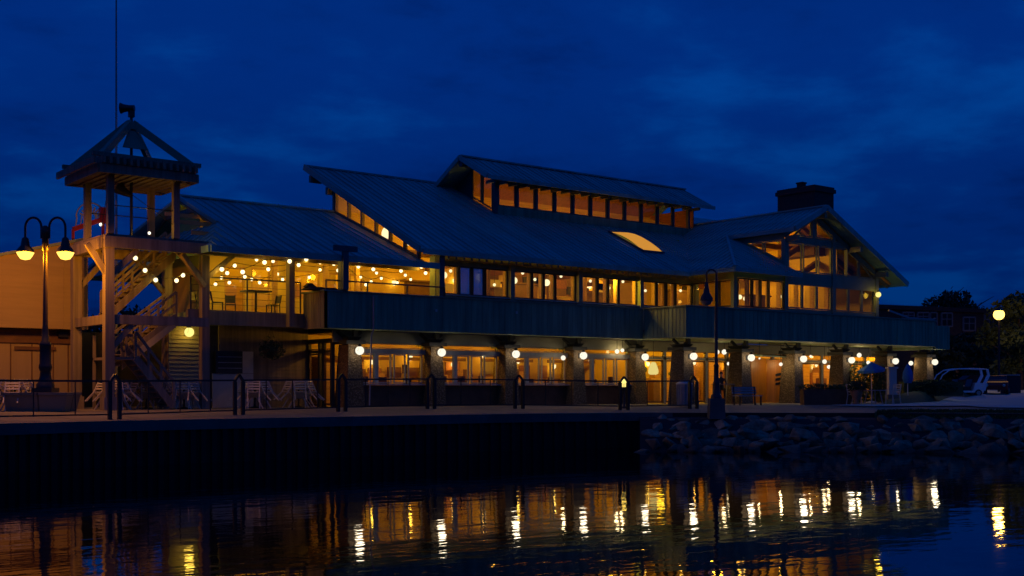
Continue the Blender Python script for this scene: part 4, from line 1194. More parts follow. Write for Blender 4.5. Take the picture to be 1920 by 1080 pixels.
# rooftop sign: red channel, hoop and sunburst slats, small lamp
a_, b_ = atY(137, 430, YP + .5), atY(193, 411, YP + .5)
RS = thing('rooftop_sign', (a_.x, YP + .5, a_.z - .4), 'red rooftop sign with pale sunburst hoop on the kiosk roof', 'sign')
b = MB(); b.beam(a_, b_, .12, .2); b.beam(a_, (a_.x, a_.y, a_.z - .55), .1, .1); b.beam(b_, (b_.x, b_.y, b_.z - .9), .1, .1)
b.build('channel', M['red'], RS)
r0, r1 = atY(187, 418, YP + .5), atY(200, 390, YP + .5)
b = MB(); b.box(r0.x, r1.x, YP + .35, YP + .65, r0.z, r1.z); b.build('red_box', M['red'], RS)
hc = atY(171, 405, YP + .5); hr_ = .62
b = MB(); b.tube([(hc.x + hr_ * math.cos(a), YP + .5, hc.z - .1 + hr_ * 1.05 * math.sin(a)) for a in [math.pi * k / 16 for k in range(17)]], .035, 6)
b.build('hoop', M['grey'], RS)
b = MB()
for k in range(9):
    a = .3 + 2.5 * k / 8; b.beam((hc.x + .2 * math.cos(a), YP + .5, hc.z - .1 + .2 * math.sin(a)), (hc.x + .5 * math.cos(a), YP + .5, hc.z - .1 + .5 * math.sin(a)), .04, .07)
for k in range(5): b.beam((a_.x + .1 + k * .2, YP + .5, a_.z + .1 + k * .07), (a_.x + .16 + k * .2, YP + .5, a_.z + .55 + k * .07), .04, .05)
b.build('sunburst', M['grey'], RS)
q = atY(189, 421, YP + .3); b = MB(); b.ball(q, .07, 8, 6); b.build('lamp', M['spot'], RS)

# ------------------------------------------------------------------ lamp posts
LPX = wpt(85, 42.4); LPX.z = gz(LPX)
LS = 1.17
PLN = thing('concrete_planter', (LPX.x, LPX.y, LPX.z), 'long low concrete planter under the twin armed lamp post', 'planter', rz=-TH)
b = MB()
ORG[PLN.name] = Vector((0, 0, 0))
b.frus(-.1, 0, 0.0, .5, 1.75, 1.0, 1.95, 1.15); b.build('body', M['conc'], PLN)
b = MB(); b.box(-1.1, .9, -.62, .62, .502, .58); b.build('coping', M['conc'], PLN)
PLN.scale = (LS, LS, LS)
LT = thing('twin_lamp_post', (LPX.x, LPX.y, LPX.z + .582 * LS), 'black lamp post with two lit hanging lamps on curved arms', 'lamp post', rz=-TH)
ORG[LT.name] = Vector((0, 0, 0))
b = MB(); b.frus(0, 0, 0, .14, .62, .62, .62, .62)
b.lathe((0, 0, .14), [(.27, 0), (.27, .1), (.2, .2), (.17, .35), (.155, .5), (.2, .62), (.19, .7), (.17, .75), (.17, 1.3), (.19, 1.36), (.11, 1.45), (.1, 1.75), (.075, 2.0)], 16)
b.build('base', M['black'], LT)
b = MB(); b.tube([(0, 0, 1.6), (0, 0, 4.7)], [.085, .06], 12); b.lathe((0, 0, 4.35), [(.06, 0), (.1, .05), (.1, .5), (.13, .55), (.13, .72), (.05, .8)], 12); b.build('shaft', M['bronze'], LT)
for sx in (-1, 1):
    b = MB(); pts = [(sx * .12, 0, 4.75)] + [(sx * (.37 - .25 * math.cos(a)), 0, 5.1 + .3 * math.sin(a)) for a in [math.pi * k / 10 for k in range(11)]] + [(sx * .62, 0, 4.75)]
    b.tube(pts, .038, 8); b.build('arm', M['black'], LT)
    b = MB(); b.lathe((sx * .62, 0, 4.33), [(.26, .0), (.25, .07), (.14, .2), (.1, .42), (.03, .48)], 14); b.build('lamp_hood', M['black'], LT)
    b = MB(); b.lathe((sx * .62, 0, 4.33), [(.02, -.24), (.14, -.21), (.21, -.11), (.26, -.01)], 16); b.build('lens', M['sodium'], LT)
    light('lamp_light', LT, (sx * .62, 0, 4.22), 1050, SOD, .1)
LT.scale = (LS, LS, LS)

LR = wpt(1343, 49.2); LZ = -.46
L2 = thing('shore_lamp_post', (LR.x, LR.y, LZ), 'slim unlit lamp post with hanging bell on a pedestal above the rocks', 'lamp post', rz=-TH)
ORG[L2.name] = Vector((0, 0, 0))
b = MB(); b.frus(0, 0, 0, .72, .56, .56, .5, .5); b.build('pedestal', M['concd'], L2); L2.scale = (1.2, 1.2, 1.2)
b = MB(); b.lathe((0, 0, .722), [(.2, 0), (.19, .1), (.13, .16), (.11, .5), (.12, .55), (.09, .6), (.085, 1.1), (.1, 1.14), (.06, 1.2), (.05, 4.2)], 12)
pts = [(-.02, 0, 4.9)] + [(-.17 + .17 * math.cos(a), 0, 5.05 + .17 * math.sin(a)) for a in [math.pi * k / 8 for k in range(9)]] + [(-.34, 0, 4.75)]
b.tube([(0, 0, 4.8), (0, 0, 5.05)], .045, 8); b.tube(pts[1:], .032, 8); b.build('shaft', M['black'], L2)
b = MB(); b.lathe((-.34, 0, 4.12), [(.24, 0), (.23, .1), (.12, .28), (.08, .5), (.05, .66)], 14); b.build('lamp_hood', M['black'], L2)
b = MB(); b.lathe((-.34, 0, 4.12), [(.03, -.15), (.14, -.12), (.21, 0)], 14); b.build('lens', M['grey'], L2)

def far_lamp(px, py, d, label, pw, lit='sodf', r=.3):
    p = atD(px, py, d); z0 = gz(p)
    t = thing('street_lamp', (p.x, p.y, z0), label, 'street lamp')
    b = MB(); b.tube([(p.x, p.y, z0), (p.x, p.y, p.z - .3)], [.11, .07], 8); b.lathe((p.x, p.y, p.z + r * .7), [(r * .9, 0), (r * .5, .18), (.05, .3)], 10); b.build('shaft', M['black'], t)
    b = MB(); b.ball((p.x, p.y, p.z), r, 12, 8); b.build('globe', M[lit], t)
    light('lamp_light', t, (p.x, p.y, p.z), pw, (1.0, .5, .06), r * .8)
far_lamp(1873, 590, 96, 'lit yellow street lamp in front of the brick building', 800, r=.44)
far_lamp(1877, 705, 150, 'low distant yellow lamp glowing above the red car', 500, r=.42)

# ------------------------------------------------------------------ promenade railing
RP = [(-500, 30.0), (-260, 32.5), (-20, 35.6), (215, 38.7), (448, 43.0), (641, 46.4), (808, 49.8), (973, 51.6), (1170, 52.2), (1300, 53.2)]
RS_ = 1.24
r0_ = wpt(*RP[3])
RL = thing('promenade_railing', (r0_.x, r0_.y, 0), 'dark metal promenade railing with twin posts under pointed arches', 'railing')
pts = [wpt(*q) for q in RP]
for p in pts: p.z = gz(p)
for i, p in enumerate(pts):
    d = (pts[min(i + 1, len(pts) - 1)] - pts[max(0, i - 1)]).normalized()
    if i == 2: continue
    b = MB()
    for s_ in (-1, 1): q = p + d * .18 * s_; b.beam(q, q + Vector((0, 0, .98 * RS_)), .12, .12)
    for s_ in (-1, 1):
        arc = [p + d * .18 * s_ * (1.1 - 1.1 * t) + Vector((0, 0, (.95 * RS_) + .30 * t ** .75)) for t in (0, .15, .35, .6, .85, 1.0)]
        for u, v_ in zip(arc, arc[1:]): b.beam(u, v_, .09, .08)
    b.build('post', M['black'], RL)
tr_, br_ = MB(), MB()
for a, c in zip(pts, pts[1:]):
    d = (c - a).normalized(); L_ = (c - a).length
    tr_.beam(a + d * .2 + Vector((0, 0, 1.02 * RS_)), c - d * .2 + Vector((0, 0, 1.02 * RS_)), .075, .065)
    br_.beam(a + d * .2 + Vector((0, 0, .17)), c - d * .2 + Vector((0, 0, .17)), .04, .05)
    n = max(2, round(L_ / 1.25))
    for k in range(1, n): q = a + (c - a) * k / n; b = MB(); b.beam(q + Vector((0, 0, .19)), q + Vector((0, 0, 1.0 * RS_)), .032, .032); b.build('baluster', M['black'], RL)
tr_.build('top_rail', M['black'], RL); br_.build('bottom_rail', M['black'], RL)
bp3 = wpt(1170, 53.2); bp3.z = gz(bp3)
t = thing('bollard_light', (bp3.x, bp3.y, bp3.z), 'short bollard light with a glowing yellow globe by the railing', 'bollard light')
b = MB(); b.lathe((bp3.x, bp3.y, bp3.z), [(.12, 0), (.12, .08), (.06, .12), (.055, 1.0 - bp3.z), (.09, 1.04 - bp3.z)], 10); b.build('post', M['black'], t)
b = MB(); b.ball((bp3.x, bp3.y, 1.06), .19, 12, 8); b.build('globe', M['yglobe'], t)
light('lamp_light', t, (bp3.x, bp3.y, 1.05), 5, YEL, .1)
tb = wpt(1283, 54.5)
t = thing('litter_bin', (tb.x, tb.y, 0), 'pale blue ribbed litter bin standing behind the railing end', 'litter bin')
b = MB(); b.lathe((tb.x, tb.y, 0), [(.3, 0), (.32, .05), (.34, 1.0)], 16)
for k in range(16): a = 2 * math.pi * k / 16; b.beam((tb.x + .32 * math.cos(a), tb.y + .32 * math.sin(a), .04), (tb.x + .355 * math.cos(a), tb.y + .355 * math.sin(a), .99), .03, .03)
b.build('body', M['grey'], t)
b = MB(); b.lathe((tb.x, tb.y, 1.003), [(.38, 0), (.38, .06), (.22, .14), (.2, .2)], 16); b.build('lid', M['white'], t)

# ------------------------------------------------------------------ terrace tables with chairs tipped against them
def make_chair(name, label, group):
    t = thing(name, (0, 0, 0), label, 'chair', group); ORG[t.name] = Vector((0, 0, 0))
    for sx in (-1, 1):
        b = MB(); b.beam((sx * .21, -.22, 0), (sx * .21, -.2, .46), .034, .034); b.build('leg', M['chairm'], t)
        b = MB(); b.beam((sx * .21, .26, 0), (sx * .21, .18, .46), .034, .034); b.beam((sx * .21, .18, .46), (sx * .21, .27, .92), .034, .034); b.build('leg', M['chairm'], t)
        b = MB(); b.beam((sx * .24, -.2, .66), (sx * .24, .22, .68), .035, .028); b.beam((sx * .24, -.18, .46), (sx * .24, -.18, .66), .025, .025); b.build('armrest', M['chairm'], t)
    b = MB()
    for k in range(6): b.box(-.21, .21, -.22 + k * .072, -.17 + k * .072, .455, .475)
    b.build('seat', M['chairm'], t)
    b = MB()
    for k in range(4): y = .2 + k * .02; b.box(-.205, .205, y - .01, y + .01, .56 + k * .1, .61 + k * .1)
    b.build('backrest', M['chairm'], t)
    return t
def make_table(name, label, group):
    t = thing(name, (0, 0, 0), label, 'table', group); ORG[t.name] = Vector((0, 0, 0))
    b = MB(); b.lathe((0, 0, .7), [(.44, 0), (.46, .015), (.46, .03), (.44, .04)], 24); b.build('tabletop', M['grey'], t)
    b = MB(); b.lathe((0, 0, .0), [(.28, 0), (.26, .03), (.05, .07), (.035, .2), (.035, .7)], 14); b.build('pedestal', M['black'], t)
    return t
G1 = 'metal tables on the waterside terrace'
G2 = 'pale metal chairs tipped against the terrace tables'
c_proto = make_chair('terrace_chair', 'pale metal chair tipped against a terrace table', G2)
t_proto = make_table('terrace_table', 'round metal table on the waterside terrace', G1)
first = [True]
spots = [(28, 42.6, 'round table at the left picture edge in front of the kiosk wall'), (212, 45.2, 'round table with tipped chairs at the foot of the tower post'), (345, 47.0, 'round table with tipped chairs below the yellow wall lamp'),
         (478, 48.6, 'round table with tipped chairs below the dark hatch'), (275, 47.5, 'round table with tipped chairs at the foot of the stairs'), (560, 50.5, 'round table with tipped chairs before the glazed end entrance')]
where = ['on the kiosk wall table', 'on the tower post table', 'on the yellow lamp table', 'on the dark hatch table', 'on the stair foot table', 'on the entrance table']
side_w = ['at the end nearest the kiosk', 'on the water side', 'at the end nearest the arcade', 'on the building side', 'turned towards the shore lamp', 'at the back corner towards the kiosk']
used = [False, False]
for i, (px, d, lb) in enumerate(spots):
    p = wpt(px, d); p.z = gz(p)
    if not used[0]: t_proto.location = p; t_proto['label'] = lb; used[0] = True; t_proto.scale = (1.12,) * 3
    else: dup(t_proto, p, 0, lb, G1)
    for k, a in enumerate((-2.9, -1.9, -.35, .9, -1.05, 2.2)):
        a += random.uniform(-.2, .2)
        # chair faces the table and is tipped forward so its front edge leans on the top
        tilt = R_(random.uniform(30, 40))
        dirv = Vector((math.cos(a), math.sin(a), 0))
        rz = a - math.pi / 2
        base = p + dirv * .86
        rot = (Matrix.Rotation(rz, 4, 'Z') @ Matrix.Rotation(tilt, 4, 'X')).to_euler()
        loc = base + Vector((0, 0, math.sin(tilt) * .22 + .01))
        lab = f'metal chair tipped {where[i]}, {side_w[k]}'
        if not used[1]:
            c_proto.location = loc; c_proto.rotation_euler = rot; c_proto['label'] = lab; used[1] = True; c_proto.scale = (1.12,) * 3
        else: dup(c_proto, loc, 0, lab, G2, rot=rot)
# hanging basket
hp = atY(508, 650, 1.6)
t = thing('hanging_basket', (hp.x, 1.6, hp.z), 'round leafy hanging basket under the deck rim', 'hanging basket')
b = MB(); b.lathe((hp.x, 1.6, hp.z - .5), [(.06, 0), (.25, .1), (.36, .3), (.38, .38)], 14); b.build('basket', M['woodd'], t)
b = MB()
for k in range(3): a = 2.1 * k; b.tube([(hp.x + .36 * math.cos(a), 1.6 + .36 * math.sin(a), hp.z - .14), (hp.x, 1.6, 3.4)], .008, 4)
b.build('chain', M['black'], t)
def leaves(mb, c, rad, n, s, flat=1.0, fn=None):
    for _ in range(n):
        while True:
            q = Vector((random.uniform(-1, 1), random.uniform(-1, 1), random.uniform(-1, 1)))
            if q.length < 1: break
        if fn and not fn(q): continue
        q = Vector((q.x * rad[0], q.y * rad[1], q.z * rad[2])) + Vector(c)
        a = Vector((random.gauss(0, 1), random.gauss(0, 1), random.gauss(0, 1))).normalized()
        b_ = a.cross(Vector((random.gauss(0, 1), random.gauss(0, 1), random.gauss(0, 1)))).normalized()
        k = s * random.uniform(.6, 1.3)
        mb.add([q - a * k, q + b_ * k * .5, q + a * k, q - b_ * k * .5], [(0, 1, 2, 3)])
b = MB()
for q in ((0, 0, .05, .5), (.25, -.1, -.15, .35), (-.25, -.1, -.2, .35), (0, -.25, -.35, .3)): leaves(b, (hp.x + q[0], 1.6 + q[1], hp.z + q[2]), (q[3], q[3], q[3] * .9), 220, .06)
b.build('foliage', M['leafd'], t)

# ------------------------------------------------------------------ string lights and pendants under the roofs
def festoon(label, pts_px, Y, sag=.12, r=.09, pw=9):
    P = [atY(px, py, Y + dy) for px, py, dy in pts_px]
    t = thing('string_lights', P[0], label, 'string lights', 'strings of bulbs under the porch roof')
    w = MB(); bb = []
    for a, b in zip(P, P[1:]):
        m = (a + b) / 2 - Vector((0, 0, -.02)); w.tube([a + Vector((0, 0, .12)), m + Vector((0, 0, .06)), b + Vector((0, 0, .12))], .012, 5)
    w.build('cable', M['black'], t)
    for i, a in enumerate(P):
        g = MB(); g.tube([a + Vector((0, 0, .12)), a + Vector((0, 0, .05))], .03, 6); g.build('socket', M['black'], t)
        g = MB(); g.ball(a, r, 10, 7); g.build('bulb', M['bulb'], t)
        if i % 2 == 0: light('lamp_light', t, a - Vector((0, 0, .16)), pw, YEL, .06)
festoon('string of bright bulbs under the open end of the tower platform', [(254, 484, 0), (272, 507, .4), (292, 525, .9), (331, 526, 1.4), (343, 516, 1.6), (371, 522, 2.2)], 1.2, pw=6)
festoon('string of bulbs along the porch front above the deck railing', [(416, 505, 0), (455, 510, .3), (496, 492, 0), (543, 490, 0), (574, 486, .2), (647, 489, 0), (790, 500, 0)], .3, pw=9)
festoon('string of small bulbs across the middle of the porch', [(481, 487, 0), (512, 490, .2), (546, 497, .6), (600, 506, 1.0), (640, 496, .5), (686, 534, .8)], 2.2, r=.07, pw=8)
festoon('string of small bulbs low along the back of the porch', [(404, 533, 0), (430, 530, .2), (459, 519, .4), (487, 530, .2), (520, 514, .5), (541, 509, 0)], 3.6, r=.075, pw=8)
festoon('string of bulbs from the deck corner post to the dark porch post', [(426, 512, 0), (440, 498, .2), (503, 505, .5), (560, 497, .2), (600, 492, 0), (626, 495, .3), (634, 507, .6), (690, 492, 0), (740, 497, 0)], 1.0, r=.08, pw=7)
festoon('string of bulbs strung low before the glazed porch doors', [(415, 521, 0), (472, 524, .3), (530, 524, 0), (580, 520, .4), (612, 512, 0), (706, 512, .2), (760, 516, 0)], 4.2, r=.07, pw=6)
festoon('string of bulbs along the right half of the porch up to the main gable', [(672, 500, 0), (700, 505, .3), (728, 498, .2), (752, 508, .5), (776, 502, .2), (798, 512, .3)], .6, r=.08, pw=7)
festoon('string of small bulbs deep inside the right half of the porch', [(676, 520, 0), (696, 528, .4), (715, 522, .1), (745, 530, .5), (770, 524, .2)], 3.2, r=.065, pw=5)
def pendant(px, py, Y, label, r=.17, pw=30, zc=None, name='pendant_lamp', sz=1.0, gm='pend'):
    p = atY(px, py, Y)
    t = thing(name, p, label, 'pendant lamp', 'glowing pendant lamps in the upper dining hall')
    top = zc if zc is not None else min(zm(Y), 9.5) - .22
    b = MB(); b.tube([p + Vector((0, 0, r)), (p.x, p.y, top)], .012, 5); b.build('cord', M['black'], t)
    b = MB(); b.ball(p, r, 14, 9, sz); b.build('globe', M[gm], t)
    light('lamp_light', t, p, pw, WARM, r * .7)
pendant(832, 516, 1.2, 'round pendant lamp in the first wide window from the porch post')
pendant(898, 520, 1.6, 'round pendant lamp beside the blue reflecting glass doors')
pendant(964, 526, 1.2, 'round pendant lamp right of the blue reflecting doors')
pendant(1025, 530, 1.2, 'round pendant lamp in the narrow windows at the middle of the hall')
pendant(1085, 535, 1.2, 'round pendant lamp left of the last hall posts')
pendant(1195, 523, .6, 'bright pendant lamp over the step in the parapet', .17)
pendant(1230, 531, 1.4, 'smaller pendant lamp between the step in the parapet and the wing', .13)
pendant(1262, 534, .8, 'bright pendant lamp just left of the wing windows', .16)
pendant(722, 440, 3.6, 'tall bright lantern behind the sloping gable glazing', .17, 40, 8.6, sz=2.0)
pendant(764, 457, 1.5, 'small pendant lamp low in the sloping gable glazing', .09, 10)
pendant(1387, 557, -2.2, 'bright pendant lamp at the left edge of the wing front', .13, 18, zw(21.8) - .2)
pendant(1398, 560, -1.9, 'bright pendant lamp nearest the wing corner post', .13, 18, zw(22.2) - .2)
pendant(1425, 533, -1.2, 'small pendant lamp in the narrow windows of the wing', .08, 8, zw(23.5) - .2)
for px, py, Y, lb in ((845, 508, 3.5, 'small far pendant behind the first wide window'), (927, 534, 3.0, 'small low pendant in the wide window right of the blue doors'), (980, 512, 4.0, 'small high pendant in the second bay of the hall'),
                     (1003, 524, 2.6, 'small pendant in the first narrow pane of the second bay'), (1052, 518, 4.2, 'small high pendant at the end of the second bay'), (1107, 527, 3.4, 'small pendant at the start of the third bay'),
                     (1142, 540, 2.4, 'small low pendant in the narrow panes of the third bay'), (1168, 528, 3.6, 'small pendant in the last wide pane before the parapet step'), (1210, 545, 2.2, 'small low pendant right of the parapet step'), (1276, 545, 2.0, 'small low pendant beside the wing corner')):
    pendant(px, py, Y, lb, .08, 9)
for px, py, Y, lb in ((1465, 556, -1.5, 'small pendant at the right end of the wing corner windows'), (1492, 548, -.8, 'small pendant low behind the gable front'), (1538, 552, -.4, 'small pendant low in the middle of the gable front')):
    pendant(px, py, Y, lb, .08, 8, 6.9)
# deck furniture upstairs
dk = thing('deck_table', (0, 0, 0), 'dark square table with one leg on the open upper deck', 'table'); q = atY(480, 575, 1.6)
ORG[dk.name] = Vector((0, 0, 0)); dk.location = (q.x, 1.6, 3.9)
b = MB(); b.box(-.55, .55, -.4, .4, .98, 1.04); b.build('tabletop', M['black'], dk)
b = MB(); b.lathe((0, 0, 0), [(.3, 0), (.28, .04), (.06, .08), (.05, .98)], 10); b.build('pedestal', M['black'], dk)
def deck_chair(px, Y, rz, label, m='black'):
    p = atY(px, 580, Y)
    t = thing('deck_chair', (p.x, Y, 3.9), label, 'chair', 'chairs on the open upper deck', rz); ORG[t.name] = Vector((0, 0, 0))
    for sx in (-1, 1):
        b = MB(); b.beam((sx * .2, -.2, 0), (sx * .2, -.2, .45), .035, .035); b.build('leg', M[m], t)
        b = MB(); b.beam((sx * .2, .22, 0), (sx * .2, .2, .45), .035, .035); b.beam((sx * .2, .2, .45), (sx * .2, .28, .9), .035, .035); b.build('leg', M[m], t)
    b = MB(); b.box(-.22, .22, -.22, .22, .45, .48); b.build('seat', M[m], t)
    b = MB(); b.slab([(-.2, .23, .55), (.2, .23, .55), (.2, .29, .88), (-.2, .29, .88)], .025, (0, 1, 0)); b.build('backrest', M[m], t)
deck_chair(408, 1.5, 1.2, 'dark chair left of the single leg deck table')
deck_chair(432, 2.4, -.4, 'dark chair behind the single leg deck table')
deck_chair(512, 1.6, -1.5, 'dark chair right of the single leg deck table')
deck_chair(372, 1.8, .6, 'dark chair by the deck stair head')
q = atY(590, 545, -.4)
t = thing('folded_cover', (q.x, -.35, 4.925), 'dark folded furniture cover draped on the parapet corner', 'cover')
b = MB(); b.frus(q.x + .25, -.42, 4.925, 5.04, 1.5, .7, 1.2, .5); b.frus(q.x - .25, -.42, 5.04, 5.2, .45, .4, .15, .2); t2 = b.build('cloth', M['cloth'], t)

# ------------------------------------------------------------------ arcade fittings
q = atY(1225, 690, -.2)
t = thing('paper_lantern', (q.x, -.2, q.z), 'big glowing yellow white lantern in the arcade opening', 'lantern')
b = MB(); b.lathe((q.x, -.2, q.z - .45), [(.16, .1), (.26, .16), (.27, .3), (.22, .5), (.15, .68), (.08, .76)], 16); b.build('shade', M['lantern'], t)
b = MB(); b.tube([(q.x, -.2, q.z + .5), (q.x, -.2, 3.3)], .015, 5); b.build('cord', M['black'], t)
light('lamp_light', t, (q.x, -.75, q.z), 10, YEL, .2)
def arcade_lamp(px, py, Y, label, r=.13, w=1.0, pw=14, gm='globe'):
    p = atY(px, py, Y)
    t = thing('ceiling_lantern', p, label, 'ceiling lamp', 'small lamps hanging in the arcade')
    b = MB(); b.tube([p + Vector((0, 0, r)), (p.x, p.y, 3.3)], .015, 5); b.build('cord', M['black'], t)
    b = MB(); b.ball(p, r, 12, 8); b.build('globe', M[gm], t)
    light('lamp_light', t, p, pw, (1.0, .7, .3), r * .7)
arcade_lamp(1056, 671, -.3, 'small white globe near the fourth stone column', .12)
arcade_lamp(1157, 659, .2, 'white lamp high in the bay left of the parapet step', .12)
arcade_lamp(1167, 657, .3, 'second white lamp high in the bay left of the parapet step', .1)
arcade_lamp(1345, 660, -1.0, 'bright white lamp behind the shore lamp post shaft', .12)
arcade_lamp(1358, 660, -1.0, 'bright white lamp just right of the shore lamp post', .14)
arcade_lamp(1366, 682, -1.4, 'small low white lamp beside the column left of the timber door', .09, pw=4)
arcade_lamp(1464, 683, -2.5, 'small white lamp just right of the open timber door', .1, pw=40)
arcade_lamp(1546, 678, -1.3, 'upper lamp of the pair above the planter box', .13)
arcade_lamp(1554, 688, -1.5, 'lower lamp of the pair above the planter box', .11)
arcade_lamp(1611, 666, -1.2, 'star bright lamp high above the tall shrubs', .14, pw=40)
arcade_lamp(1628, 680, -1.5, 'upper lamp of the pair above the tall shrubs', .12)
arcade_lamp(1637, 688, -1.7, 'lower lamp of the pair above the tall shrubs', .11)
arcade_lamp(1708, 681, -2.0, 'white lamp above the blue folded umbrella', .14, pw=30)
arcade_lamp(1424, 672, -2.6, 'small lamp under the canopy over the timber door', .05, pw=22)  # lamp added so that the door below the canopy gets light
arcade_lamp(1520, 668, -2.0, 'small lamp high over the planter box', .07, pw=25)
# high table with a seated person behind the shore lamp post
hp_ = wpt(1356, 60.5)
t = thing('bar_table', (hp_.x, hp_.y, 0), 'narrow high bar table in the arcade right of the shore lamp post', 'table')
ORG[t.name] = Vector((0, 0, 0)); t.rotation_euler = (0, 0, -TH)
b = MB(); b.box(-.55, .55, -.3, .3, 1.0, 1.05); b.build('tabletop', M['timber'], t)
for sx, sy in ((-1, -1), (1, -1), (-1, 1), (1, 1)):
    b = MB(); b.beam((sx * .5, sy * .25, 0), (sx * .48, sy * .22, 1.0), .05, .05); b.build('leg', M['woodd'], t)
ppos = wpt(1352, 61.3)
st = thing('bar_stool', (ppos.x, ppos.y, 0), 'tall bar stool under the seated person at the high table', 'stool'); ORG[st.name] = Vector((0, 0, 0))
b = MB(); b.lathe((0, 0, .7), [(.17, 0), (.18, .02), (.17, .05)], 14); b.build('seat', M['woodd'], st)
for k in range(4): a = k * 1.57 + .78; b = MB(); b.beam((.22 * math.cos(a), .22 * math.sin(a), 0), (.13 * math.cos(a), .13 * math.sin(a), .7), .03, .03); b.build('leg', M['black'], st)
def skinned(name, joints, edges, m, parent=None, sub=1):
    me = bpy.data.meshes.new(name); me.from_pydata([j[0] for j in joints], edges, []); me.materials.append(m)
    o = bpy.data.objects.new(name, me); COL.objects.link(o)
    md = o.modifiers.new('skin', 'SKIN'); md.use_smooth_shade = True
    for i, j in enumerate(joints):
        me.skin_vertices[0].data[i].radius = (j[1], j[2] if len(j) > 2 else j[1]); me.skin_vertices[0].data[i].use_root = (i == 0)
    s_ = o.modifiers.new('sub', 'SUBSURF'); s_.levels = sub; s_.render_levels = sub
    dg = bpy.context.evaluated_depsgraph_get(); nm = bpy.data.meshes.new_from_object(o.evaluated_get(dg))
    o.modifiers.clear(); o.data = nm
    if parent: o.parent = parent
    return o
PE = thing('person', (ppos.x, ppos.y, 0), 'seated person in dark clothing at the high bar table', 'person', rz=-TH); ORG[PE.name] = Vector((0, 0, 0))
J = [((0, 0, .80), .15, .12), ((0, 0, .98), .13, .1), ((0, -.02, 1.18), .16, .11), ((0, -.02, 1.3), .12, .09), ((0, -.03, 1.38), .055), ((0, -.04, 1.46), .07, .08), ((0, -.04, 1.55), .078, .095), ((0, -.035, 1.63), .05, .06),
     ((-.19, -.02, 1.28), .06), ((-.24, -.12, 1.06), .045), ((-.16, -.36, 1.08), .033), ((-.1, -.45, 1.08), .028),
     ((.19, -.02, 1.28), .06), ((.24, -.12, 1.06), .045), ((.16, -.36, 1.08), .033), ((.1, -.45, 1.08), .028),
     ((-.1, -.05, .78), .09), ((-.13, -.42, .76), .065), ((-.12, -.36, .36), .045), ((-.12, -.46, .3), .04),
     ((.1, -.05, .78), .09), ((.13, -.42, .76), .065), ((.12, -.36, .36), .045), ((.12, -.46, .3), .04)]
Ed = [(0, 1), (1, 2), (2, 3), (3, 4), (4, 5), (5, 6), (6, 7), (3, 8), (8, 9), (9, 10), (10, 11), (3, 12), (12, 13), (13, 14), (14, 15), (0, 16), (16, 17), (17, 18), (18, 19), (0, 20), (20, 21), (21, 22), (22, 23)]
bd = skinned('body', J, Ed, M['cloth'], PE)
bd.data.materials.append(M['skin'])
for p in bd.data.polygons:
    if p.center.z > 1.42 or (p.center.y < -.4 and p.center.z > 1.0): p.material_index = 1
b = MB(); b.lathe((0, -.02, 1.56), [(.085, 0), (.09, .05), (.06, .11), (.01, .13)], 12); b.build('hair', M['cloth'], PE)
# planters and shrubs in front of the right arcade
def planter(px0, px1, d, h, label, m='woodd', hl=.25, lm='leaf', nl=900, dep=.8, ls=.07, cat='planter', name='planter_box', box=True):
    a, c = wpt(px0, d), wpt(px1, d); mid = (a + c) / 2; w = (c - a).length
    t = thing(name, (mid.x, mid.y, 0), label, cat, rz=-TH); ORG[t.name] = Vector((0, 0, 0))
    if box:
        b = MB(); b.frus(0, 0, 0, h, w * .97, dep, w, dep * 1.05); b.box(-w / 2 - .03, w / 2 + .03, -dep * .55, dep * .55, h, h + .05); b.build('box', M[m], t)
    b = MB()
    n = max(3, int(w / .45))
    for k in range(n):
        x = -w / 2 + w * (k + .5) / n; leaves(b, (x, random.uniform(-.1, .1), h + hl * .5), (.42, dep * .5, hl * random.uniform(.6, 1.0)), nl // n, ls)
    b.build('foliage', M[lm], t)
    return t
planter(1503, 1592, 58.5, .72, 'long dark planter box with low green plants before the arcade windows')
planter(1592, 1664, 67.5, .1, 'tall rounded green shrubs glowing under the arcade lamps', hl=1.75, nl=3600, dep=1.3, ls=.08, name='shrub', cat='shrub', box=False)
ur_ = wpt(1606, 57.0)
t = thing('plant_urn', (ur_.x, ur_.y, 0), 'terracotta urn with a drooping plant beside the dark planter', 'urn')
b = MB(); b.lathe((ur_.x, ur_.y, 0), [(.18, 0), (.2, .05), (.1, .15), (.13, .25), (.26, .5), (.3, .7), (.33, .75)], 14); b.build('pot', M['terra'], t)
b = MB(); leaves(b, (ur_.x, ur_.y, .9), (.45, .45, .3), 320, .08); b.build('foliage', M['leafd'], t)
pt = wpt(1638, 57.5)
t = thing('patio_table', (pt.x, pt.y, 0), 'dark patio table in front of the tall shrubs', 'table')
b = MB(); b.lathe((pt.x, pt.y, .7), [(.55, 0), (.56, .04)], 18); b.build('tabletop', M['grey'], t)
for k in range(4): a = k * 1.57 + .4; b = MB(); b.beam((pt.x + .45 * math.cos(a), pt.y + .45 * math.sin(a), 0), (pt.x + .3 * math.cos(a), pt.y + .3 * math.sin(a), .7), .04, .04); b.build('leg', M['grey'], t)
for k, (dx, lb) in enumerate(((-.95, 'dark patio chair left of the patio table'), (.95, 'dark patio chair right of the patio table'))):
    c = dup(c_proto, pt + Vector((dx * RT[0], dx * RT[1], 0)), 1.2 - 3 * k, lb, 'patio chairs by the shrubs')
bn = wpt(1402, 57.0)
t = thing('bench', (bn.x, bn.y, 0), 'dark slatted bench in front of the orange timber door', 'bench', rz=-TH + .5); ORG[t.name] = Vector((0, 0, 0))
b = MB()
for k in range(4): b.box(-.75, .75, -.22 + k * .12, -.12 + k * .12, .44, .48)
b.build('seat', M['grey'], t)
b = MB()
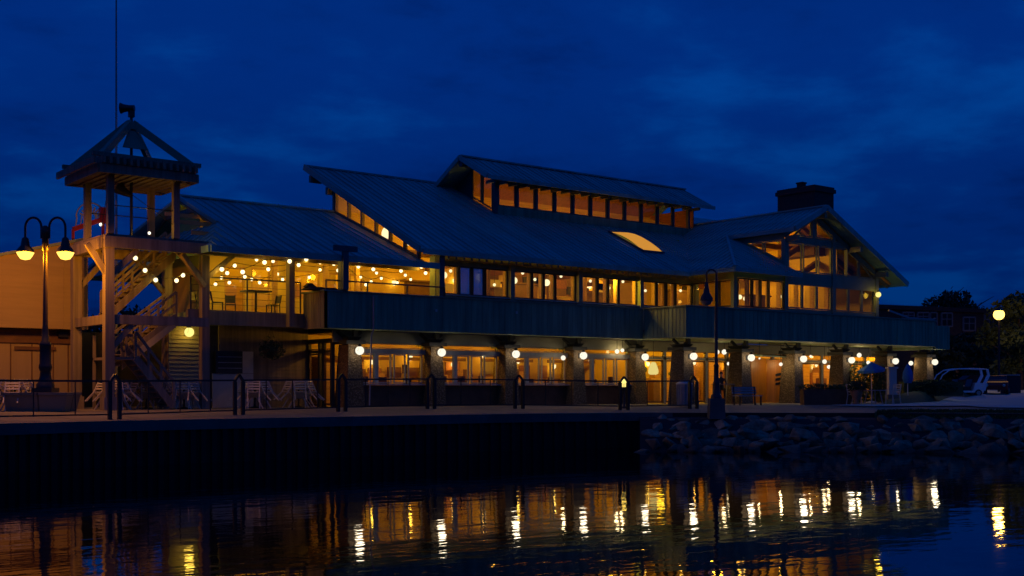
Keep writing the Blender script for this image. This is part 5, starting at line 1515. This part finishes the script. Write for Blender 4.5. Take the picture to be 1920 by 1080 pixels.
for k in range(3): b.box(-.75, .75, .26 + k * .02, .29 + k * .02, .56 + k * .12, .65 + k * .12)
b.build('backrest', M['grey'], t)
for sx in (-1, 1): b = MB(); b.beam((sx * .65, -.2, 0), (sx * .65, -.2, .44), .06, .06); b.beam((sx * .65, .22, 0), (sx * .65, .3, .9), .06, .06); b.build('leg', M['black'], t)
# blue umbrellas
def umbrella(p, h, label, r=1.3, tilt=0.0, closed=False):
    t = thing('patio_umbrella', (p.x, p.y, 0), label, 'umbrella'); ORG[t.name] = Vector((0, 0, 0))
    b = MB(); b.tube([(0, 0, 0), (0, 0, h)], .03, 8); b.lathe((0, 0, 0), [(.3, 0), (.3, .06), (.05, .1)], 12); b.build('pole', M['white'], t)
    b = MB()
    if closed: b.lathe((0, 0, h - 1.05), [(.2, 0), (.3, .25), (.26, .6), (.1, .95), (.03, 1.05)], 10)
    else:
        v = [(0, 0, h + .02)]; n = 8
        for k in range(n): a = 2 * math.pi * k / n; v.append((r * math.cos(a), r * math.sin(a), h - .42 + tilt * math.cos(a)))
        for k in range(n): a = 2 * math.pi * k / n; v.append((r * math.cos(a), r * math.sin(a), h - .56 + tilt * math.cos(a)))
        f = [(0, 1 + k, 1 + (k + 1) % n) for k in range(n)] + [(1 + k, 9 + k, 9 + (k + 1) % n, 1 + (k + 1) % n) for k in range(n)]
        b.add(v, f)
    b.build('canopy', M['blue'], t)
umbrella(wpt(1634, 66.5), 2.3, 'open blue patio umbrella behind the tall shrubs', .75, .1)
umbrella(wpt(1702, 64), 2.15, 'folded blue umbrella standing by the end of the arcade', closed=True)
wp = wpt(1672, 62)
t = thing('white_post', (wp.x, wp.y, 0), 'pale square post wrapped in boards between the blue umbrellas', 'post', rz=-TH); ORG[t.name] = Vector((0, 0, 0))
b = MB(); b.box(-.2, .2, -.2, .2, 0, 1.85); b.build('shaft', M['white'], t)
b = MB(); b.box(-.28, .28, -.28, .28, 0, .5); b.build('plinth', M['conc'], t)
b = MB(); b.box(-.26, .26, -.26, .26, 1.85, 1.95); b.build('cap', M['white'], t)
# dark clipped hedge
hp2 = wpt(1745, 70)
hd2 = MB()
b = MB(); b.box(-1.75, 1.75, -.5, .5, .12, .95)
leaves(b, (0, -.1, .6), (1.9, .7, .5), 2600, .09)
t = thing('clipped_hedge', (hp2.x, hp2.y, .25), 'long dark clipped hedge between the arcade and the white cart', 'hedge', rz=-TH); ORG[t.name] = Vector((0, 0, 0))
b.build('foliage', M['leafd'], t)

# ------------------------------------------------------------------ white shuttle cart with hoop roof, cars
def wheel(t, x, y, z, r, w=.2, hub='grey'):
    b = MB(); b.tube([(x, y - w / 2, z), (x, y - w / 2 + .03, z), (x, y + w / 2 - .03, z), (x, y + w / 2, z)], [r * .92, r, r, r * .92], 18); o = b.build('wheel', M['rubber'], t)
    b = MB(); b.tube([(x, y - w / 2 - .015, z), (x, y + w / 2 + .015, z)], r * .6, 12); b.build('rim', M[hub], o)
cp_ = atD(1800, 728, 86); cz0 = gz(cp_)
CT = thing('shuttle_cart', (cp_.x, cp_.y, cz0), 'white open shuttle cart with a hooped roof frame on the drive', 'cart', rz=-TH); ORG[CT.name] = Vector((0, 0, 0))
b = MB(); pts = [(-1.75, 0, .7), (-1.72, 0, 1.1), (-1.5, 0, 1.55), (-1.0, 0, 1.9), (-.4, 0, 2.0), (.6, 0, 2.02), (1.7, 0, 1.98)]
for y in (-.6, .6): b.tube([(x, y, z) for x, _, z in pts], .05, 8)
for x, z in ((-1.0, 1.9), (.3, 2.01), (1.6, 1.98)): b.tube([(x, -.6, z), (x, .6, z)], .04, 6)
b.build('roof_hoop', M['pale'], CT)
b = MB()
for y in (-.6, .6): b.beam((1.75, y, 1.98), (1.85, y, 1.5), .16, .14); b.beam((1.85, y, 1.55), (1.3, y, .4), .26, .14)
b.build('rear_pillar', M['pale'], CT)
b = MB(); b.box(-1.7, 1.5, -.65, .65, .28, .42); b.slab([(.7, -.66, .42), (1.6, -.66, .42), (1.75, -.66, .95), (.9, -.66, 1.0)], 1.32, (0, 1, 0)); b.slab([(-1.95, -.62, .3), (-1.3, -.62, .3), (-1.45, -.62, .95), (-1.85, -.62, .85)], 1.24, (0, 1, 0))
b.build('body', M['pale'], CT)
for x in (-.7, .35): b = MB(); b.box(x - .25, x + .25, -.55, .55, .43, .72); b.slab([(x + .2, -.55, .72), (x + .35, -.55, 1.25), (x + .42, -.55, 1.25), (x + .3, -.55, .72)], 1.1, (0, 1, 0)); b.build('seat', M['black'], CT)
for x in (-1.25, 1.1):
    for y in (-.58, .58): wheel(CT, x, y, .26, .26)
def car(px, py, d, label, m, rz, L_=4.3, name='parked_car'):
    p = atD(px, py, d); t = thing(name, (p.x, p.y, gz(p)), label, 'car', rz=rz); ORG[t.name] = Vector((0, 0, 0))
    prof = [(-2.1, .35), (-2.15, .7), (-1.95, .92), (-1.0, 1.0), (.95, 1.02), (1.9, .95), (2.12, .75), (2.1, .35)]
    b = MB(); b.slab([(x * L_ / 4.3, -.85, z) for x, z in prof], 1.7, (0, 1, 0)); b.build('body', M[m], t)
    cab = [(-1.1, 1.0), (-.45, 1.42), (.7, 1.45), (1.35, 1.02)]
    b = MB(); b.slab([(x, -.74, z) for x, z in cab], 1.48, (0, 1, 0)); c = b.build('cabin', M['black'], t)
    b = MB(); b.slab([(-.5, -.72, 1.43), (.72, -.72, 1.455), (.72, .72, 1.455), (-.5, .72, 1.43)], .05); b.build('roof_panel', M[m], t)
    for x in (-1.3, 1.3):
        for y in (-.8, .8): wheel(t, x, y, .32, .32)
    for y in (-.6, .6): b = MB(); b.ball((-2.12, y, .68), .11, 10, 6); b.build('headlight', M['white'], t)
    return t
car(1868, 731, 90, 'red car parked nose on beyond the white cart', 'red', -TH + 1.15, 4.0)
car(1822, 722, 112, 'dark car parked behind the white cart', 'cloth', -TH + .1, 4.5)
bx = atD(1893, 731, 92)
t = thing('utility_cabinet', (bx.x, bx.y, gz(bx)), 'dark utility cabinet right of the red car', 'cabinet', rz=-TH); ORG[t.name] = Vector((0, 0, 0))
b = MB(); b.box(-.55, .55, -.4, .4, 0, 1.4); b.build('case', M['cloth'], t)
b = MB(); b.box(-.62, .62, -.46, .46, 1.4, 1.48); b.build('lid', M['grey'], t)
b = MB(); b.box(.58, .75, -.3, .3, .0, 1.55); b.build('side_post', M['black'], t)

# ------------------------------------------------------------------ rocks
def make_rock(p, r, i):
    bm = bmesh.new()
    for _ in range(12):
        q = Vector((random.gauss(0, 1), random.gauss(0, 1), random.gauss(0, 1))).normalized() * random.uniform(.78, 1.0)
        bm.verts.new((q.x * r[0], q.y * r[1], q.z * r[2]))
    res = bmesh.ops.convex_hull(bm, input=bm.verts)
    bmesh.ops.delete(bm, geom=list({g for g in res['geom_interior'] + res['geom_unused'] if isinstance(g, bmesh.types.BMVert)}), context='VERTS')
    bmesh.ops.bevel(bm, geom=list(bm.edges), offset=.028, segments=1, affect='EDGES', clamp_overlap=True)
    bmesh.ops.recalc_face_normals(bm, faces=bm.faces)
    me = bpy.data.meshes.new('shore_rock'); bm.to_mesh(me); bm.free(); me.materials.append(M['rock'])
    o = bpy.data.objects.new('shore_rock', me); COL.objects.link(o)
    o.location = p; o.rotation_euler = (random.uniform(-.3, .3), random.uniform(-.3, .3), random.uniform(0, 6.28))
    tag(o, 'grey angular rock in the riprap bank between the path and the water', 'rock', 'grey rocks of the riprap bank')
i = 0
for row, (dd, z, n, r) in enumerate(((-.55, -.6, 33, .66), (-1.25, -.87, 35, .7), (-2.0, -1.16, 35, .7), (-2.75, -1.47, 34, .72), (-3.4, -1.74, 33, .74))):
    for k in range(n):
        px = 1232 + (1975 - 1232) * (k + .5 * (row % 2) + random.uniform(-.25, .25)) / n - (8 * row if k == 0 else 0)
        s_ = random.uniform(.6, 1.2)
        p = wpt(px, lerp(EDGE, px) + dd + random.uniform(-.15, .15), z + random.uniform(-.06, .06) - .1 * (s_ - .8))
        make_rock(p, (r * s_, r * s_ * random.uniform(.6, .9), r * s_ * random.uniform(.5, .72)), i); i += 1

# ------------------------------------------------------------------ background: brick building and trees
bb0, bb1 = atD(1640, 690, 150), atD(1880, 690, 160)
BB = thing('brick_apartment_building', ((bb0.x + bb1.x) / 2, (bb0.y + bb1.y) / 2, 0), 'long dark brick building with white framed windows beyond the drive', 'building')
fd = (bb1 - bb0).normalized(); fd.z = 0; fn_ = Vector((fd.y, -fd.x, 0))
if fn_.dot(Vector((FW[0], FW[1], 0))) > 0: fn_ = -fn_
bk_ = -fn_ * 14
b = MB(); P4 = [bb0 - fd * 6, bb1 + fd * 12, bb1 + fd * 12 + bk_, bb0 - fd * 6 + bk_]
b.slab([(p.x, p.y, 10.9) for p in P4], 11); b.build('wall', M['bricks'], BB)
b = MB(); b.slab([((p - bk_ * .02).x, (p - bk_ * .02).y, 11.5) for p in P4], .55); b.build('roof_cornice', M['bricks'], BB)
def bwin(px0, px1, py0, py1, mull):
    k = 0
    def onf(px, py):
        # meet the facade plane
        kx = (px - CXP) / FPX; dv = Vector((kx * RT[0] + FW[0], kx * RT[1] + FW[1], 0)); o0 = Vector((CAM[0], CAM[1], 0))
        d = (Vector((bb0.x, bb0.y, 0)) + fn_ * .12 - o0).dot(fn_) / dv.dot(fn_)
        return wpt(px, d, ZC - (py - HZ) * d / FPX)
    a, b_, c, d = onf(px0, py1), onf(px1, py1), onf(px1, py0), onf(px0, py0)
    inn, nr = inset([a, b_, c, d], .16)
    m = MB()
    for u, v_ in ((a, b_), (b_, c), (c, d), (d, a)): m.beam(u, v_, .18, .2)
    for q in range(1, mull): m.beam(a.lerp(b_, q / mull), d.lerp(c, q / mull), .12, .14)
    m.beam(a.lerp(d, .55), b_.lerp(c, .55), .1, .12)
    w_ = m.build('window', M['dull'], BB)
    g_ = MB(); g_.add([a, b_, c, d], [(0, 1, 2, 3)]); g_.build('pane', M['black'], w_)
for w_ in ((1692, 1713, 586, 598, 2), (1720, 1741, 586, 602, 2), (1744, 1756, 586, 612, 1), (1765, 1785, 587, 612, 2), (1806, 1828, 595, 620, 2), (1846, 1862, 588, 613, 2), (1772, 1786, 632, 652, 2), (1700, 1716, 628, 650, 2), (1740, 1754, 630, 652, 2)): bwin(*w_)
def tree(px, d, h, rad, label, lm='leafd', nl=2600, trunk=.25, base=.35, ls=.3, cat='tree', name='leafy_tree', clumps=13):
    p = wpt(px, d); p.z = gz(p)
    t = thing(name, p, label, cat); ORG[t.name] = Vector((0, 0, 0))
    b = MB(); top = h * .75
    b.tube([(0, 0, -.2), (.1, 0, h * .3), (-.1, .1, top)], [trunk, trunk * .7, trunk * .25], 8)
    for k in range(6):
        a = k * 1.05 + random.random(); z = h * (base + .08 * k)
        b.tube([(0, 0, z), (rad * .35 * math.cos(a), rad * .35 * math.sin(a), z + h * .12), (rad * .7 * math.cos(a), rad * .7 * math.sin(a), z + h * .2)], [trunk * .4, trunk * .25, trunk * .08], 6)
    b.build('trunk', M['bark'], t)
    c = MB()
    for k in range(clumps):
        a = random.uniform(0, 6.28); rr = rad * math.sqrt(random.random()) * .8; z = h * random.uniform(base + .05, .92)
        f = 1 - .55 * abs((z / h - .6) / .5)
        leaves(c, (rr * f * math.cos(a), rr * f * math.sin(a), z), (rad * random.uniform(.28, .5),) * 2 + (h * random.uniform(.09, .16),), nl // clumps, ls)
    c.build('crown', M[lm], t)
tree(150, 118, 7.5, 5.0, 'low dark tree behind the lookout tower base', 'leafd', 1800, .25, .05, .35)
tree(245, 124, 9.0, 5.5, 'dark tree seen through the lookout tower stairs', 'leafd', 2200, .25, .05, .35)
tree(330, 130, 9.0, 5.0, 'dark tree behind the open end of the deck', 'leafd', 1800, .25, .05, .35)
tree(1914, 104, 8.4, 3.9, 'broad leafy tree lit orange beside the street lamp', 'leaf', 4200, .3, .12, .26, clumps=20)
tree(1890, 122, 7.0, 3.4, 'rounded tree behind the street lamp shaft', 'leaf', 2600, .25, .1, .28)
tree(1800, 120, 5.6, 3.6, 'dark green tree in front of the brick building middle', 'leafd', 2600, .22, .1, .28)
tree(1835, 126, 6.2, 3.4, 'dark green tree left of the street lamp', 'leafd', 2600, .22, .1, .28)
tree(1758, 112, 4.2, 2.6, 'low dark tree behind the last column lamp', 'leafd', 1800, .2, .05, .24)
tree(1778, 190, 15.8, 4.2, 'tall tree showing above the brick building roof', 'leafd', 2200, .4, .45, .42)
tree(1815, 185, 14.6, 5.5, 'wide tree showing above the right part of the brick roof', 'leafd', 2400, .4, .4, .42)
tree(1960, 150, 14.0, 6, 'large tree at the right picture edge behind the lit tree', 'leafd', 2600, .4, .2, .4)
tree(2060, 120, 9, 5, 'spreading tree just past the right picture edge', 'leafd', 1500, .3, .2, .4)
